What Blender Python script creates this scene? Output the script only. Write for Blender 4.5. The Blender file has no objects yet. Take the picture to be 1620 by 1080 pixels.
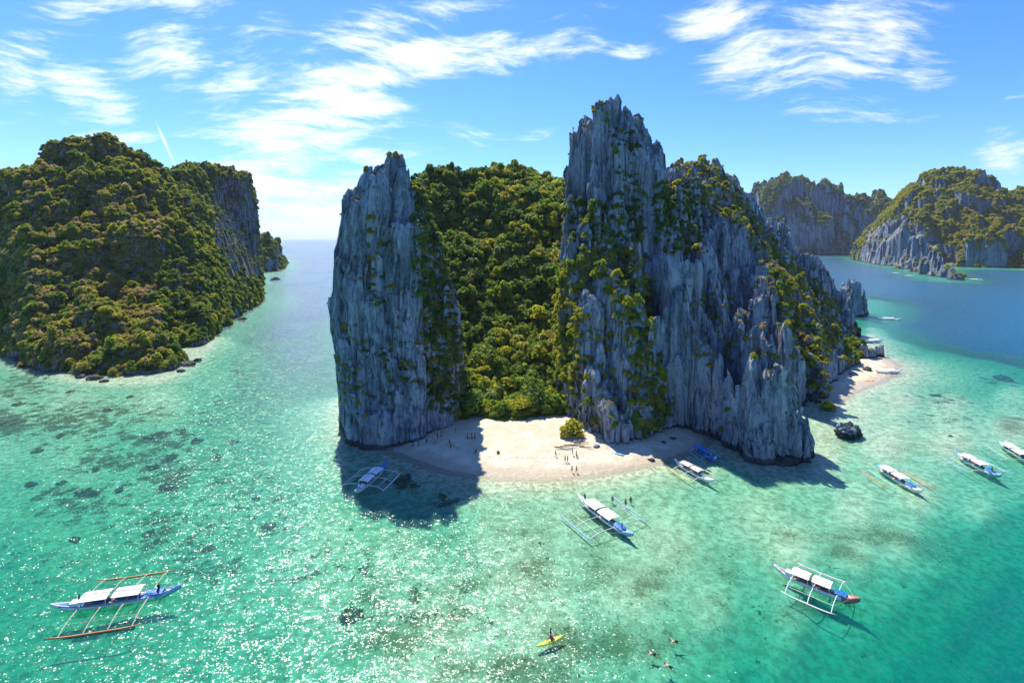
import bpy, bmesh, math, random
import numpy as np
from mathutils import Vector, Matrix
from mathutils.bvhtree import BVHTree

S = bpy.context.scene
COL = S.collection
R = math.radians
RNG = np.random.default_rng(7)
random.seed(7)

# ------------------------------------------------------------------ camera
CAM_H, F, CX, HY = 55.0, 810.0, 810.0, 378.0      # metres, focal length in photo pixels, centre column, horizon row
cam = bpy.data.cameras.new('camera')
cam.sensor_width = 36; cam.lens = 18; cam.shift_y = -0.1
cam.clip_start = 0.5; cam.clip_end = 60000
camo = bpy.data.objects.new('camera', cam); COL.objects.link(camo)
camo.location = (0, 0, CAM_H); camo.rotation_euler = (R(90), 0, 0)
S.camera = camo

SUN_EL, SUN_AZ = 56.0, -23.0                       # azimuth from +Y, negative = towards the left
# ------------------------------------------------------------------ world: sky with cirrus
def node(nt, typ, **kw):
    n = nt.nodes.new(typ)
    for k, v in kw.items():
        if k.startswith('i_'):
            key = k[2:]
            n.inputs[int(key) if key.isdigit() else key].default_value = v
        else:
            setattr(n, k, v)
    return n

class NT:
    """small wrapper to write node graphs as expressions"""
    def __init__(s, nt): s.nt = nt
    def put(s, sock, v):
        if hasattr(v, 'is_output') or hasattr(v, 'links'): s.nt.links.new(v, sock)
        else: sock.default_value = v
    def math(s, op, a, b=None, c=None, clamp=False):
        n = s.nt.nodes.new('ShaderNodeMath'); n.operation = op; n.use_clamp = clamp
        for i, v in enumerate((a, b, c)):
            if v is not None: s.put(n.inputs[i], v)
        return n.outputs[0]
    def vmath(s, op, a, b=None, scale=None):
        n = s.nt.nodes.new('ShaderNodeVectorMath'); n.operation = op
        s.put(n.inputs[0], a)
        if b is not None: s.put(n.inputs[1], b)
        if scale is not None: s.put(n.inputs['Scale'], scale)
        return n.outputs['Value'] if op in ('LENGTH', 'DOT_PRODUCT', 'DISTANCE') else n.outputs[0]
    def noise(s, vec, scale, detail=3, rough=0.55, dist=0.0, col=False):
        n = s.nt.nodes.new('ShaderNodeTexNoise')
        s.put(n.inputs['Vector'], vec)
        n.inputs['Scale'].default_value = scale; n.inputs['Detail'].default_value = detail
        n.inputs['Roughness'].default_value = rough; n.inputs['Distortion'].default_value = dist
        return n.outputs['Color'] if col else n.outputs[0]
    def voro(s, vec, scale, feat='F1', rnd=1.0):
        n = s.nt.nodes.new('ShaderNodeTexVoronoi'); n.feature = feat
        s.put(n.inputs['Vector'], vec); n.inputs['Scale'].default_value = scale
        return n.outputs['Distance']
    def ramp(s, v, lo, hi, a=0.0, b=1.0, smooth=True):
        n = s.nt.nodes.new('ShaderNodeMapRange'); n.interpolation_type = 'SMOOTHSTEP' if smooth else 'LINEAR'
        s.put(n.inputs[0], v)
        for i, q in enumerate((lo, hi, a, b)): s.put(n.inputs[i + 1], q)
        return n.outputs[0]
    def mix(s, f, a, b, blend='MIX'):
        n = s.nt.nodes.new('ShaderNodeMix'); n.data_type = 'RGBA'; n.blend_type = blend
        s.put(n.inputs[0], f); s.put(n.inputs[6], a); s.put(n.inputs[7], b)
        return n.outputs[2]
    def comb(s, x, y, z):
        n = s.nt.nodes.new('ShaderNodeCombineXYZ')
        for i, v in enumerate((x, y, z)): s.put(n.inputs[i], v)
        return n.outputs[0]
    def sep(s, v):
        n = s.nt.nodes.new('ShaderNodeSeparateXYZ'); s.put(n.inputs[0], v); return n.outputs
    def mapping(s, v, loc=(0, 0, 0), rot=(0, 0, 0), scale=(1, 1, 1), typ='POINT'):
        n = s.nt.nodes.new('ShaderNodeMapping'); n.vector_type = typ
        s.put(n.inputs[0], v)
        n.inputs[1].default_value = loc; n.inputs[2].default_value = rot; n.inputs[3].default_value = scale
        return n.outputs[0]
    def attr(s, name, what='Fac'):
        n = s.nt.nodes.new('ShaderNodeAttribute'); n.attribute_name = name; return n.outputs[what]

def build_world():
    w = bpy.data.worlds.new('World'); S.world = w; w.use_nodes = True
    nt = w.node_tree; g = NT(nt)
    sk = nt.nodes.new('ShaderNodeTexSky'); sk.sky_type = 'NISHITA'; sk.sun_disc = False
    sk.sun_elevation = R(SUN_EL); sk.sun_rotation = R(SUN_AZ)
    sk.altitude = 300; sk.air_density = 1.0; sk.dust_density = 0.35; sk.ozone_density = 3.0
    tc = nt.nodes.new('ShaderNodeTexCoord')
    d = tc.outputs['Generated']
    x, y, z = g.sep(d)
    hs = nt.nodes.new('ShaderNodeHueSaturation'); hs.inputs['Saturation'].default_value = 1.22
    nt.links.new(sk.outputs[0], hs.inputs['Color'])
    base = g.mix(1.0, hs.outputs[0], (0.42, 0.55, 0.80, 1), 'MULTIPLY')
    # cirrus high up: coordinates on a flat cloud layer
    zc = g.math('MAXIMUM', z, 0.03)
    lay = g.comb(g.math('DIVIDE', x, g.math('ADD', zc, 0.12)), g.math('DIVIDE', y, g.math('ADD', zc, 0.12)), 0.0)
    wob = g.noise(lay, 0.9, 3, 0.6, col=True)
    lay2 = g.vmath('ADD', lay, g.vmath('SCALE', g.vmath('SUBTRACT', wob, (0.5, 0.5, 0.5)), scale=0.75))
    # fibres run up to the right
    ay = g.math('ADD', g.math('ABSOLUTE', y), 0.35)
    dome = g.comb(g.math('DIVIDE', x, ay), g.math('DIVIDE', z, ay), g.math('MULTIPLY', y, .3))
    dome = g.vmath('ADD', dome, g.vmath('SCALE', g.vmath('SUBTRACT', g.noise(dome, 2.2, 3, .5, col=True), (.5, .5, .5)), scale=.16))
    fib = g.noise(g.mapping(dome, rot=(0, 0, R(-30)), scale=(0.9, 7.5, 1)), 2.6, 10, 0.66, 0.25)
    fib2 = g.noise(g.mapping(lay2, rot=(0, 0, R(20)), scale=(0.7, 1.5, 1)), 3.0, 9, 0.68, 0.3)
    # where the sheets of cirrus lie, as soft patches round directions (a = x/y, b = z/y ahead of the viewer)
    yc = g.math('MAXIMUM', y, 0.05)
    gn = g.comb(g.math('DIVIDE', x, yc), g.math('DIVIDE', z, yc), 0.0)
    gn0 = gn
    gn = g.vmath('ADD', gn, g.vmath('SCALE', g.vmath('SUBTRACT', wob, (0.5, 0.5, 0.5)), scale=0.10))
    def A(px, py): return ((px - CX) / F, (HY - py) / F, 0.0)
    patches = [  # px, py, half length, half width, tilt, strength
        (450, 215, 210, 90, 32, 1.0), (610, 110, 210, 46, 12, 1.0), (800, 75, 190, 42, 6, .9), (370, 130, 120, 60, 50, .65),
        (470, 330, 190, 55, 8, .62), (140, 150, 120, 55, -38, .95), (60, 60, 150, 70, 25, .75), (250, 60, 130, 60, 40, .8), (560, 260, 120, 60, 25, .6), (560, 60, 150, 40, 18, .7), (290, 95, 70, 45, 30, .7),
        (1170, 70, 110, 70, -28, .85), (1330, 70, 140, 75, 12, .9), (1370, 170, 170, 28, -14, .75), (1450, 95, 60, 50, -40, .7), (1590, 235, 60, 40, -20, .9),
        (1000, 85, 70, 20, 5, .75), (30, 150, 50, 45, 0, .7), (700, 20, 150, 30, 10, .5), (1590, 145, 50, 9, 0, .5),
        (770, 212, 70, 9, -4, .45), (860, 208, 60, 9, 6, .55), (210, 20, 100, 40, 20, .6), (930, 8, 80, 16, 0, .5), (680, 240, 120, 50, 10, .12)]
    tot = None
    for px, py, l, wd, tilt, st in patches:
        ca = A(px, py)
        v = g.mapping(gn, loc=ca, rot=(0, 0, R(tilt)), scale=(l / F, wd / F, 1), typ='TEXTURE')
        f = g.ramp(g.vmath('LENGTH', v), 0.0, 1.95, st, 0.0)
        tot = f if tot is None else g.math('MAXIMUM', tot, f)
    ahead = g.ramp(y, 0.02, 0.12)
    trail = g.ramp(g.vmath('LENGTH', g.mapping(gn0, loc=A(262, 228), rot=(0, 0, R(-66)), scale=(38 / F, 3.0 / F, 1), typ='TEXTURE')), 0.0, 1.3, .75, 0.0)
    tot = g.math('MULTIPLY', tot, ahead)
    els = g.math('MULTIPLY', g.ramp(g.noise(lay2, 0.5, 2), 0.5, 0.75), g.math('SUBTRACT', 0.75, g.math('MULTIPLY', ahead, 0.6)))
    cover = g.math('MAXIMUM', tot, els)
    fine = g.noise(g.mapping(dome, rot=(0, 0, R(-42)), scale=(1.6, 7.5, 1)), 6.5, 7, 0.7, 0.2)
    fmix = g.math('ADD', g.math('ADD', g.math('MULTIPLY', fib, 0.44), g.math('MULTIPLY', fib2, 0.17)), g.math('MULTIPLY', fine, 0.39))
    thr = g.math('SUBTRACT', 0.575, g.math('MULTIPLY', cover, 0.20))
    cl = g.ramp(fmix, thr, g.math('ADD', thr, 0.21))
    cl = g.math('MULTIPLY', cl, g.ramp(cover, 0.0, 0.55))
    cl = g.math('MAXIMUM', cl, g.math('MULTIPLY', trail, g.math('MULTIPLY', ahead, g.ramp(fine, .3, .6, .35, .9))))
    cl = g.math('MULTIPLY', cl, g.ramp(z, 0.0, 0.05, 0.55, 0.95))
    # cloud is lit by the same sun: white, brighter towards it
    sv = (math.sin(R(SUN_AZ)) * math.cos(R(SUN_EL)), math.cos(R(SUN_AZ)) * math.cos(R(SUN_EL)), math.sin(R(SUN_EL)))
    gl = g.math('POWER', g.math('MAXIMUM', g.vmath('DOT_PRODUCT', d, sv), 0.0), 2.0)
    cb = g.math('ADD', 4.2, g.math('MULTIPLY', gl, 2.6))
    ccol = g.vmath('SCALE', (1.0, 0.99, 0.97), scale=cb)
    out = g.mix(cl, base, ccol)
    bg = nt.nodes['Background']; bg.inputs[1].default_value = 0.15
    nt.links.new(out, bg.inputs[0])
    w.cycles.sampling_method = 'MANUAL'; w.cycles.sample_map_resolution = 1024
build_world()

sun = bpy.data.lights.new('sun', 'SUN'); sun.energy = 4.2; sun.angle = R(0.53); sun.color = (1.0, 0.94, 0.84)
suno = bpy.data.objects.new('sun', sun); COL.objects.link(suno)
SUNV = Vector((math.sin(R(SUN_AZ)) * math.cos(R(SUN_EL)), math.cos(R(SUN_AZ)) * math.cos(R(SUN_EL)), math.sin(R(SUN_EL))))
suno.rotation_euler = SUNV.to_track_quat('Z', 'Y').to_euler(); suno.location = SUNV * 400

S.view_settings.view_transform = 'Standard'; S.view_settings.look = 'None'
S.view_settings.exposure = 0.95; S.view_settings.gamma = 1.0; S.view_settings.use_curve_mapping = False
S.render.engine = 'CYCLES'
S.cycles.max_bounces = 7; S.cycles.diffuse_bounces = 4; S.cycles.glossy_bounces = 2; S.cycles.transmission_bounces = 3
S.cycles.transparent_max_bounces = 10; S.cycles.sample_clamp_indirect = 4.0; S.cycles.sample_clamp_direct = 12.0
S.cycles.caustics_reflective = False; S.cycles.caustics_refractive = False
S.cycles.use_denoising = True

# ------------------------------------------------------------------ helpers: projection, naming, noise
def GP(px, py):                       # point on the water plane that shows at a photo pixel
    d = F * CAM_H / (py - HY); return ((px - CX) / F * d, d)
def WP(px, py, d):                    # point at depth d
    return ((px - CX) / F * d, d, CAM_H + (HY - py) / F * d)
def PROJ(x, y, z):
    y = np.maximum(y, 1.0); return CX + x / y * F, HY - (z - CAM_H) / y * F

def tag(o, label=None, cat=None, group=None, kind=None):
    if label: o['label'] = label
    if cat: o['category'] = cat
    if group: o['group'] = group
    if kind: o['kind'] = kind
    return o
def link(o, parent=None):
    COL.objects.link(o)
    if parent is not None: o.parent = parent
    return o
def empty(name, loc=(0, 0, 0), rz=0.0, parent=None):
    o = bpy.data.objects.new(name, None); o.location = loc; o.rotation_euler = (0, 0, rz)
    o.empty_display_size = 0.2
    return link(o, parent)
def mesh_np(name, V, Fq, mat=None, smooth=False, attrs=None):
    """V (n,3), Fq (m,k) faces of one size"""
    me = bpy.data.meshes.new(name)
    V = np.asarray(V, np.float32); Fq = np.asarray(Fq, np.int32); k = Fq.shape[1]
    me.vertices.add(len(V)); me.vertices.foreach_set('co', V.ravel())
    me.loops.add(Fq.size); me.loops.foreach_set('vertex_index', Fq.ravel())
    me.polygons.add(len(Fq)); me.polygons.foreach_set('loop_start', np.arange(0, Fq.size, k, dtype=np.int32))
    me.polygons.foreach_set('loop_total', np.full(len(Fq), k, np.int32))
    me.polygons.foreach_set('use_smooth', np.full(len(Fq), smooth, bool))
    if mat is not None: me.materials.append(mat)
    for nm, arr in (attrs or {}).items():
        a = me.attributes.new(nm, 'FLOAT', 'POINT'); a.data.foreach_set('value', np.asarray(arr, np.float32))
    me.update(); me.validate()
    return me
def obj(name, me, parent=None, loc=None, rot=None):
    o = bpy.data.objects.new(name, me)
    if loc is not None: o.location = loc
    if rot is not None: o.rotation_euler = rot
    return link(o, parent)

_T = np.random.default_rng(3).random((256, 256)).astype(np.float64)
def vnoise(x, y, seed=0):
    x = x + seed * 17.37; y = y + seed * 9.71
    xi = np.floor(x).astype(int); yi = np.floor(y).astype(int); fx = x - xi; fy = y - yi
    fx = fx * fx * (3 - 2 * fx); fy = fy * fy * (3 - 2 * fy)
    t = lambda a, b: _T[a & 255, b & 255]
    return (t(xi, yi) * (1 - fx) + t(xi + 1, yi) * fx) * (1 - fy) + (t(xi, yi + 1) * (1 - fx) + t(xi + 1, yi + 1) * fx) * fy
def fbm(x, y, o=4, seed=0):
    s = 0; a = 0.5; t = 0
    for i in range(o):
        s = s + a * vnoise(x * 2 ** i, y * 2 ** i, seed + i); t += a; a *= 0.5
    return s / t
def cells(x, y, size, seed=0):
    """nearest jittered lattice point: (centre x, centre y, F1, F2, random)"""
    gx = x / size; gy = y / size; xi = np.floor(gx).astype(int); yi = np.floor(gy).astype(int)
    b1 = np.full(x.shape, 9.0); b2 = np.full(x.shape, 9.0); cx = np.zeros(x.shape); cy = np.zeros(x.shape); rr = np.zeros(x.shape)
    for dx in (-1, 0, 1):
        for dy in (-1, 0, 1):
            a = xi + dx + seed * 31; b = yi + dy + seed * 57
            qx = xi + dx + _T[a & 255, b & 255]; qy = yi + dy + _T[(a + 91) & 255, (b + 47) & 255]
            dd = np.hypot(gx - qx, gy - qy)
            near = dd < b1
            b2 = np.where(near, b1, np.minimum(b2, dd))
            cx = np.where(near, qx, cx); cy = np.where(near, qy, cy); rr = np.where(near, _T[(a + 13) & 255, (b + 177) & 255], rr)
            b1 = np.where(near, dd, b1)
    return cx * size, cy * size, b1 * size, b2 * size, rr
def poly_dist(x, y, poly):
    """signed distance to a polygon, positive inside"""
    P = np.asarray(poly, float); Q = np.roll(P, -1, axis=0)
    best = np.full(x.shape, 1e18); ins = np.zeros(x.shape, bool)
    for (ax, ay), (bx, by) in zip(P, Q):
        ex, ey = bx - ax, by - ay; L = ex * ex + ey * ey + 1e-9
        t = np.clip(((x - ax) * ex + (y - ay) * ey) / L, 0, 1)
        best = np.minimum(best, (x - ax - t * ex) ** 2 + (y - ay - t * ey) ** 2)
        c = ((ay > y) != (by > y)) & (x < ex * (y - ay) / (ey if abs(ey) > 1e-12 else 1e-12) + ax)
        ins ^= c
    d = np.sqrt(best); return np.where(ins, d, -d)
def smooth_poly(pts, n=3):
    P = np.asarray(pts, float)
    for _ in range(n):
        Q = np.roll(P, -1, axis=0); P = np.stack([.75 * P + .25 * Q, .25 * P + .75 * Q], 1).reshape(-1, 2)
    return P

# ------------------------------------------------------------------ materials
MATS = {}
def mat(name):
    m = bpy.data.materials.new(name); m.use_nodes = True
    nt = m.node_tree; b = nt.nodes['Principled BSDF']; MATS[name] = m
    return m, NT(nt), b
def simple(name, col, rough=0.6, spec=0.3, var=0.12, scale=3.0):
    m, g, b = mat(name)
    tc = g.nt.nodes.new('ShaderNodeTexCoord')
    n = g.noise(tc.outputs['Object'], scale, 4)
    c = g.mix(g.ramp(n, .3, .7), tuple(q * (1 - var) for q in col) + (1,), tuple(min(1, q * (1 + var)) for q in col) + (1,))
    g.put(b.inputs['Base Color'], c); b.inputs['Roughness'].default_value = rough; b.inputs['Specular IOR Level'].default_value = spec
    return m

def rock_material(name, scale=1.0, tint=(1, 1, 1)):
    m, g, b = mat(name)
    geo = g.nt.nodes.new('ShaderNodeNewGeometry'); P = geo.outputs['Position']
    wv = g.vmath('SCALE', g.vmath('SUBTRACT', g.noise(P, 0.25 / scale, 2, col=True), (.5, .5, .5)), scale=3.0 * scale)
    Pw = g.vmath('ADD', P, wv)
    st = g.mapping(Pw, scale=(1.0 / scale, 1.0 / scale, 0.075 / scale))
    n1 = g.noise(st, 0.55, 6, 0.65)
    n2 = g.noise(g.mapping(P, scale=(1, 1, .45)), 1.3 / scale, 5, 0.65)
    n3 = g.noise(P, 0.06 / scale, 3, 0.5)
    T = lambda c: (c[0] * tint[0], c[1] * tint[1], c[2] * tint[2], 1)
    c = g.mix(g.ramp(n1, .34, .56), T((.100, .110, .128)), T((.285, .30, .32)))
    c = g.mix(g.math('MULTIPLY', g.ramp(n1, .50, .66), g.ramp(n2, .40, .60)), c, T((.50, .50, .49)))
    c = g.mix(g.math('MULTIPLY', g.ramp(n2, .52, .66), 0.65), c, T((.09, .096, .108)))
    # rusty and ochre seepage
    oc = g.math('MULTIPLY', g.ramp(g.noise(g.mapping(P, scale=(1, 1, .3)), 0.10 / scale, 4, 0.6), .56, .70), g.ramp(n1, .42, .6))
    c = g.mix(g.math('MULTIPLY', oc, 0.55), c, T((.42, .30, .19)))
    # moss and dry grass on ledges that face up
    up = g.sep(geo.outputs['Normal'])[2]
    ms = g.math('MULTIPLY', g.ramp(up, .38, .75), g.ramp(g.noise(P, 0.22 / scale, 4), .42, .6))
    mc = g.mix(g.ramp(n3, .4, .6), (.07, .085, .025, 1), (.14, .12, .05, 1))
    c = g.mix(ms, c, mc)
    # wet, algae-dark band left by the tide
    tide = g.ramp(g.math('SUBTRACT', g.sep(P)[2], g.math('MULTIPLY', g.noise(P, .35 / scale, 3), 1.6)), 0.1, 0.75, 1.0, 0.0)
    c = g.mix(g.math('MULTIPLY', tide, .85), c, (.045, .042, .036, 1))
    g.put(b.inputs['Base Color'], c)
    b.inputs['Roughness'].default_value = 0.9; b.inputs['Specular IOR Level'].default_value = 0.2
    bp = g.nt.nodes.new('ShaderNodeBump'); bp.inputs['Strength'].default_value = 0.9; bp.inputs['Distance'].default_value = 0.9 * scale
    hgt = g.math('ADD', g.math('MULTIPLY', n1, 1.2), g.math('MULTIPLY', n2, 0.6))
    g.put(bp.inputs['Height'], hgt); g.put(b.inputs['Normal'], bp.outputs[0])
    return m
M_rock = rock_material('limestone', 1.0, (.98, 1.08, 1.19))
M_rock_far = rock_material('limestone_far', 4.5, (.72, .80, .88))
M_rock_mid = rock_material('limestone_mid', 2.2, (.80, .88, .96))

def soil_material():
    m, g, b = mat('forest_floor')
    geo = g.nt.nodes.new('ShaderNodeNewGeometry'); P = geo.outputs['Position']
    n = g.noise(P, 0.18, 5); n2 = g.noise(P, 1.4, 4)
    c = g.mix(g.ramp(n, .38, .62), (.060, .080, .026, 1), (.150, .145, .060, 1))
    c = g.mix(g.math('MULTIPLY', g.ramp(n2, .5, .7), .6), c, (.12, .105, .06, 1))
    up = g.sep(geo.outputs['Normal'])[2]
    rk = g.mix(g.ramp(g.noise(g.mapping(P, scale=(1, 1, .12)), .6, 5), .4, .62), (.09, .092, .10, 1), (.27, .27, .27, 1))
    c = g.mix(g.ramp(up, .22, .42), rk, c)
    g.put(b.inputs['Base Color'], c); b.inputs['Roughness'].default_value = 0.95; b.inputs['Specular IOR Level'].default_value = 0.1
    bp = g.nt.nodes.new('ShaderNodeBump'); bp.inputs['Strength'].default_value = 0.8; bp.inputs['Distance'].default_value = 0.8
    g.put(bp.inputs['Height'], g.math('ADD', n2, n)); g.put(b.inputs['Normal'], bp.outputs[0])
    return m
M_soil = soil_material()

def foliage_material(name, a, b_, trans=0.45):
    m, g, b = mat(name)
    geo = g.nt.nodes.new('ShaderNodeNewGeometry'); oi = g.nt.nodes.new('ShaderNodeObjectInfo')
    n = g.noise(geo.outputs['Position'], 0.9, 3)
    f = g.math('ADD', g.math('MULTIPLY', g.ramp(n, .3, .7), .55), g.math('MULTIPLY', oi.outputs['Random'], .45))
    c = g.mix(f, a + (1,), b_ + (1,))
    g.put(b.inputs['Base Color'], c); b.inputs['Roughness'].default_value = 0.6; b.inputs['Specular IOR Level'].default_value = 0.25
    tr = g.nt.nodes.new('ShaderNodeBsdfTranslucent')
    tcol = g.mix(1.0, c, (1.5, 1.55, 0.6, 1), 'MULTIPLY'); g.put(tr.inputs[0], tcol)
    mx = g.nt.nodes.new('ShaderNodeMixShader'); mx.inputs[0].default_value = trans
    g.nt.links.new(b.outputs[0], mx.inputs[1]); g.nt.links.new(tr.outputs[0], mx.inputs[2])
    g.nt.links.new(mx.outputs[0], g.nt.nodes['Material Output'].inputs[0])
    return m
FOL = {
 'green': foliage_material('leaves_green', (.120, .205, .034), (.240, .300, .058), .5),
 'dark':  foliage_material('leaves_dark', (.070, .135, .038), (.145, .205, .050), .5),
 'yellow': foliage_material('leaves_yellow_green', (.285, .300, .034), (.420, .385, .052), .5),
 'brown': foliage_material('leaves_dry_brown', (.350, .255, .130), (.500, .385, .215), .45),
 'olive': foliage_material('leaves_olive', (.245, .240, .056), (.395, .345, .100), .5),
}
M_bark = simple('bark', (.10, .075, .05), .9, .1, .3, 2.0)

def sand_material():
    m, g, b = mat('beach_sand')
    geo = g.nt.nodes.new('ShaderNodeNewGeometry'); P = geo.outputs['Position']
    n = g.noise(P, 0.25, 4); n2 = g.noise(P, 2.2, 5, .7)
    c = g.mix(g.ramp(n, .35, .65), (.52, .455, .325, 1), (.62, .56, .42, 1))
    c = g.mix(g.math('MULTIPLY', g.ramp(n2, .58, .72), .5), c, (.40, .33, .25, 1))
    wz = g.math('ADD', g.sep(P)[2], g.math('MULTIPLY', g.math('SUBTRACT', n, .5), .5))
    wrack = g.math('MULTIPLY', g.ramp(g.math('ABSOLUTE', g.math('SUBTRACT', wz, .78)), .0, .07, 1.0, 0.0), g.ramp(n2, .45, .6))
    c = g.mix(g.math('MULTIPLY', wrack, .65), c, (.16, .12, .08, 1))
    trk = g.math('MULTIPLY', g.ramp(g.voro(P, 1.6), .0, .22, 1.0, 0.0), g.ramp(g.noise(P, .12, 3), .46, .62))
    c = g.mix(g.math('MULTIPLY', trk, .35), c, (.34, .28, .21, 1))
    wet = g.ramp(wz, 0.10, 0.50, 1.0, 0.0)
    c = g.mix(g.math('MULTIPLY', wet, .75), c, (.38, .31, .22, 1))
    g.put(b.inputs['Base Color'], c); g.put(b.inputs['Roughness'], g.ramp(wet, 0, 1, .95, .55)); b.inputs['Specular IOR Level'].default_value = 0.2
    bp = g.nt.nodes.new('ShaderNodeBump'); bp.inputs['Strength'].default_value = 0.7; bp.inputs['Distance'].default_value = 0.25
    g.put(bp.inputs['Height'], g.math('ADD', n2, g.voro(P, .9))); g.put(b.inputs['Normal'], bp.outputs[0])
    return m
M_sand = sand_material()

def seabed_material():
    m, g, b = mat('seabed_sand')
    geo = g.nt.nodes.new('ShaderNodeNewGeometry'); P = geo.outputs['Position']
    weed = g.attr('weed'); reef = g.attr('reef')
    n = g.noise(P, 0.16, 6, .62); n2 = g.noise(P, 0.75, 5, .65); n3 = g.noise(P, 2.4, 3, .6)
    c = g.mix(g.ramp(n2, .35, .65), (.36, .33, .21, 1), (.70, .64, .47, 1))
    nn = g.math('ADD', g.math('MULTIPLY', n, .40), g.math('ADD', g.math('MULTIPLY', n2, .35), g.math('MULTIPLY', n3, .25)))
    # sea grass: olive, patchy
    wf = g.ramp(nn, g.math('SUBTRACT', .60, g.math('MULTIPLY', weed, .30)), g.math('SUBTRACT', .70, g.math('MULTIPLY', weed, .28)))
    c = g.mix(g.math('MULTIPLY', wf, .85), c, (.14, .125, .045, 1))
    # coral rubble: dark brown, small blotches
    bl = g.math('ADD', g.math('MULTIPLY', g.noise(P, .30, 4, .7), .8), g.math('MULTIPLY', n3, .2))
    rf = g.ramp(bl, g.math('SUBTRACT', .64, g.math('MULTIPLY', reef, .20)), g.math('SUBTRACT', .68, g.math('MULTIPLY', reef, .20)))
    c = g.mix(g.math('MULTIPLY', rf, .9), c, g.mix(g.ramp(n2, .4, .6), (.055, .05, .03, 1), (.15, .11, .05, 1)))
    g.put(b.inputs['Base Color'], c); b.inputs['Roughness'].default_value = 1.0; b.inputs['Specular IOR Level'].default_value = 0.0
    return m
M_seabed = seabed_material()

def water_material():
    m, g, b = mat('sea_water'); nt = g.nt; nt.nodes.remove(b)
    geo = nt.nodes.new('ShaderNodeNewGeometry'); P = geo.outputs['Position']
    dep = g.math('MAXIMUM', g.attr('depth'), 0.0)
    # waves as slopes, so that they keep their steepness at any distance
    gust = g.math('MULTIPLY', g.ramp(g.noise(P, 0.021, 3), .3, .7, .7, 1.15), g.attr('chop'))
    w1 = g.vmath('SUBTRACT', g.noise(g.mapping(P, rot=(0, 0, .4), scale=(1.0, 1.5, 1)), 0.42, 2, .5, .3, col=True), (.5, .5, .5))
    w2 = g.vmath('SUBTRACT', g.noise(g.mapping(P, rot=(0, 0, -.3), scale=(1.0, 1.35, 1)), 1.35, 3, .6, .3, col=True), (.5, .5, .5))
    w3 = g.vmath('SUBTRACT', g.noise(g.mapping(P, rot=(0, 0, .9), scale=(1.0, 1.2, 1)), 3.6, 2, .5, .2, col=True), (.5, .5, .5))
    sl = g.vmath('ADD', g.vmath('ADD', g.vmath('SCALE', w1, scale=.65), g.vmath('SCALE', w2, scale=1.4)), g.vmath('SCALE', w3, scale=1.4))
    sl = g.vmath('SCALE', sl, scale=gust)
    sx, sy, _ = g.sep(sl)
    nrm = g.vmath('NORMALIZE', g.comb(sx, sy, 1.0))
    # light lost on the way down and back
    ab = g.comb(g.math('EXPONENT', g.math('MULTIPLY', dep, -0.40)), g.math('EXPONENT', g.math('MULTIPLY', dep, -0.062)), g.math('EXPONENT', g.math('MULTIPLY', dep, -0.108)))
    tr = nt.nodes.new('ShaderNodeBsdfTransparent'); g.put(tr.inputs[0], ab)
    # light scattered back by the water itself
    df = nt.nodes.new('ShaderNodeBsdfDiffuse')
    deepc = g.mix(g.ramp(dep, 7.5, 15.0), (.0, .165, .13, 1), (.0, .088, .150, 1))
    g.put(df.inputs['Color'], deepc)
    sc = g.math('SUBTRACT', 1.0, g.math('EXPONENT', g.math('MULTIPLY', dep, -0.085)))
    body = nt.nodes.new('ShaderNodeMixShader'); g.put(body.inputs[0], sc)
    nt.links.new(tr.outputs[0], body.inputs[1]); nt.links.new(df.outputs[0], body.inputs[2])
    gl = nt.nodes.new('ShaderNodeBsdfGlossy'); gl.inputs['Roughness'].default_value = 0.21; gl.inputs['Color'].default_value = (1, 1, 1, 1)
    g.put(gl.inputs['Normal'], nrm)
    fr = nt.nodes.new('ShaderNodeFresnel'); fr.inputs['IOR'].default_value = 1.33; g.put(fr.inputs['Normal'], nrm)
    top = nt.nodes.new('ShaderNodeMixShader'); g.put(top.inputs[0], g.math('MULTIPLY', fr.outputs[0], .68))
    nt.links.new(body.outputs[0], top.inputs[1]); nt.links.new(gl.outputs[0], top.inputs[2])
    # a thin line of foam where the water runs out on sand
    fo = g.math('MULTIPLY', g.ramp(dep, 0.02, 0.10, 1, 0), g.ramp(g.noise(P, 0.5, 5, .7), .5, .62))
    fd = nt.nodes.new('ShaderNodeBsdfDiffuse'); fd.inputs[0].default_value = (.8, .8, .8, 1)
    fin = nt.nodes.new('ShaderNodeMixShader'); g.put(fin.inputs[0], g.math('MULTIPLY', fo, .6))
    nt.links.new(top.outputs[0], fin.inputs[1]); nt.links.new(fd.outputs[0], fin.inputs[2])
    nt.links.new(fin.outputs[0], nt.nodes['Material Output'].inputs[0])
    return m
M_water = water_material()

# ------------------------------------------------------------------ coastlines (photo pixels on the water plane)
def gpoly(pts, n=2): return smooth_poly([GP(*p) for p in pts], n)
PILLAR = gpoly([(536, 668), (546, 706), (600, 715), (650, 704), (705, 694), (735, 668), (742, 640), (705, 608), (600, 604), (532, 630)], 2)
MAIN = gpoly([(893, 676), (925, 696), (960, 712), (1000, 710), (1040, 697), (1075, 682), (1110, 690), (1150, 715), (1185, 742), (1225, 752), (1275, 748), (1312, 732),
              (1322, 700), (1312, 660), (1308, 628), (1325, 600), (1350, 583), (1388, 572), (1402, 560), (1398, 548), (1378, 530), (1356, 515), (1345, 510), (1290, 506), (1100, 508), (930, 545), (880, 590), (868, 640)], 2)
VALLEY = gpoly([(665, 690), (720, 662), (790, 676), (860, 686), (905, 690), (960, 690), (965, 492), (560, 492), (600, 600)], 1)
BEACH = gpoly([(612, 706), (650, 722), (700, 741), (760, 751), (850, 756), (925, 750), (1000, 737), (1060, 722), (1105, 706), (1120, 690), (1060, 650), (900, 620), (700, 640), (640, 680)], 2)
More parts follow.
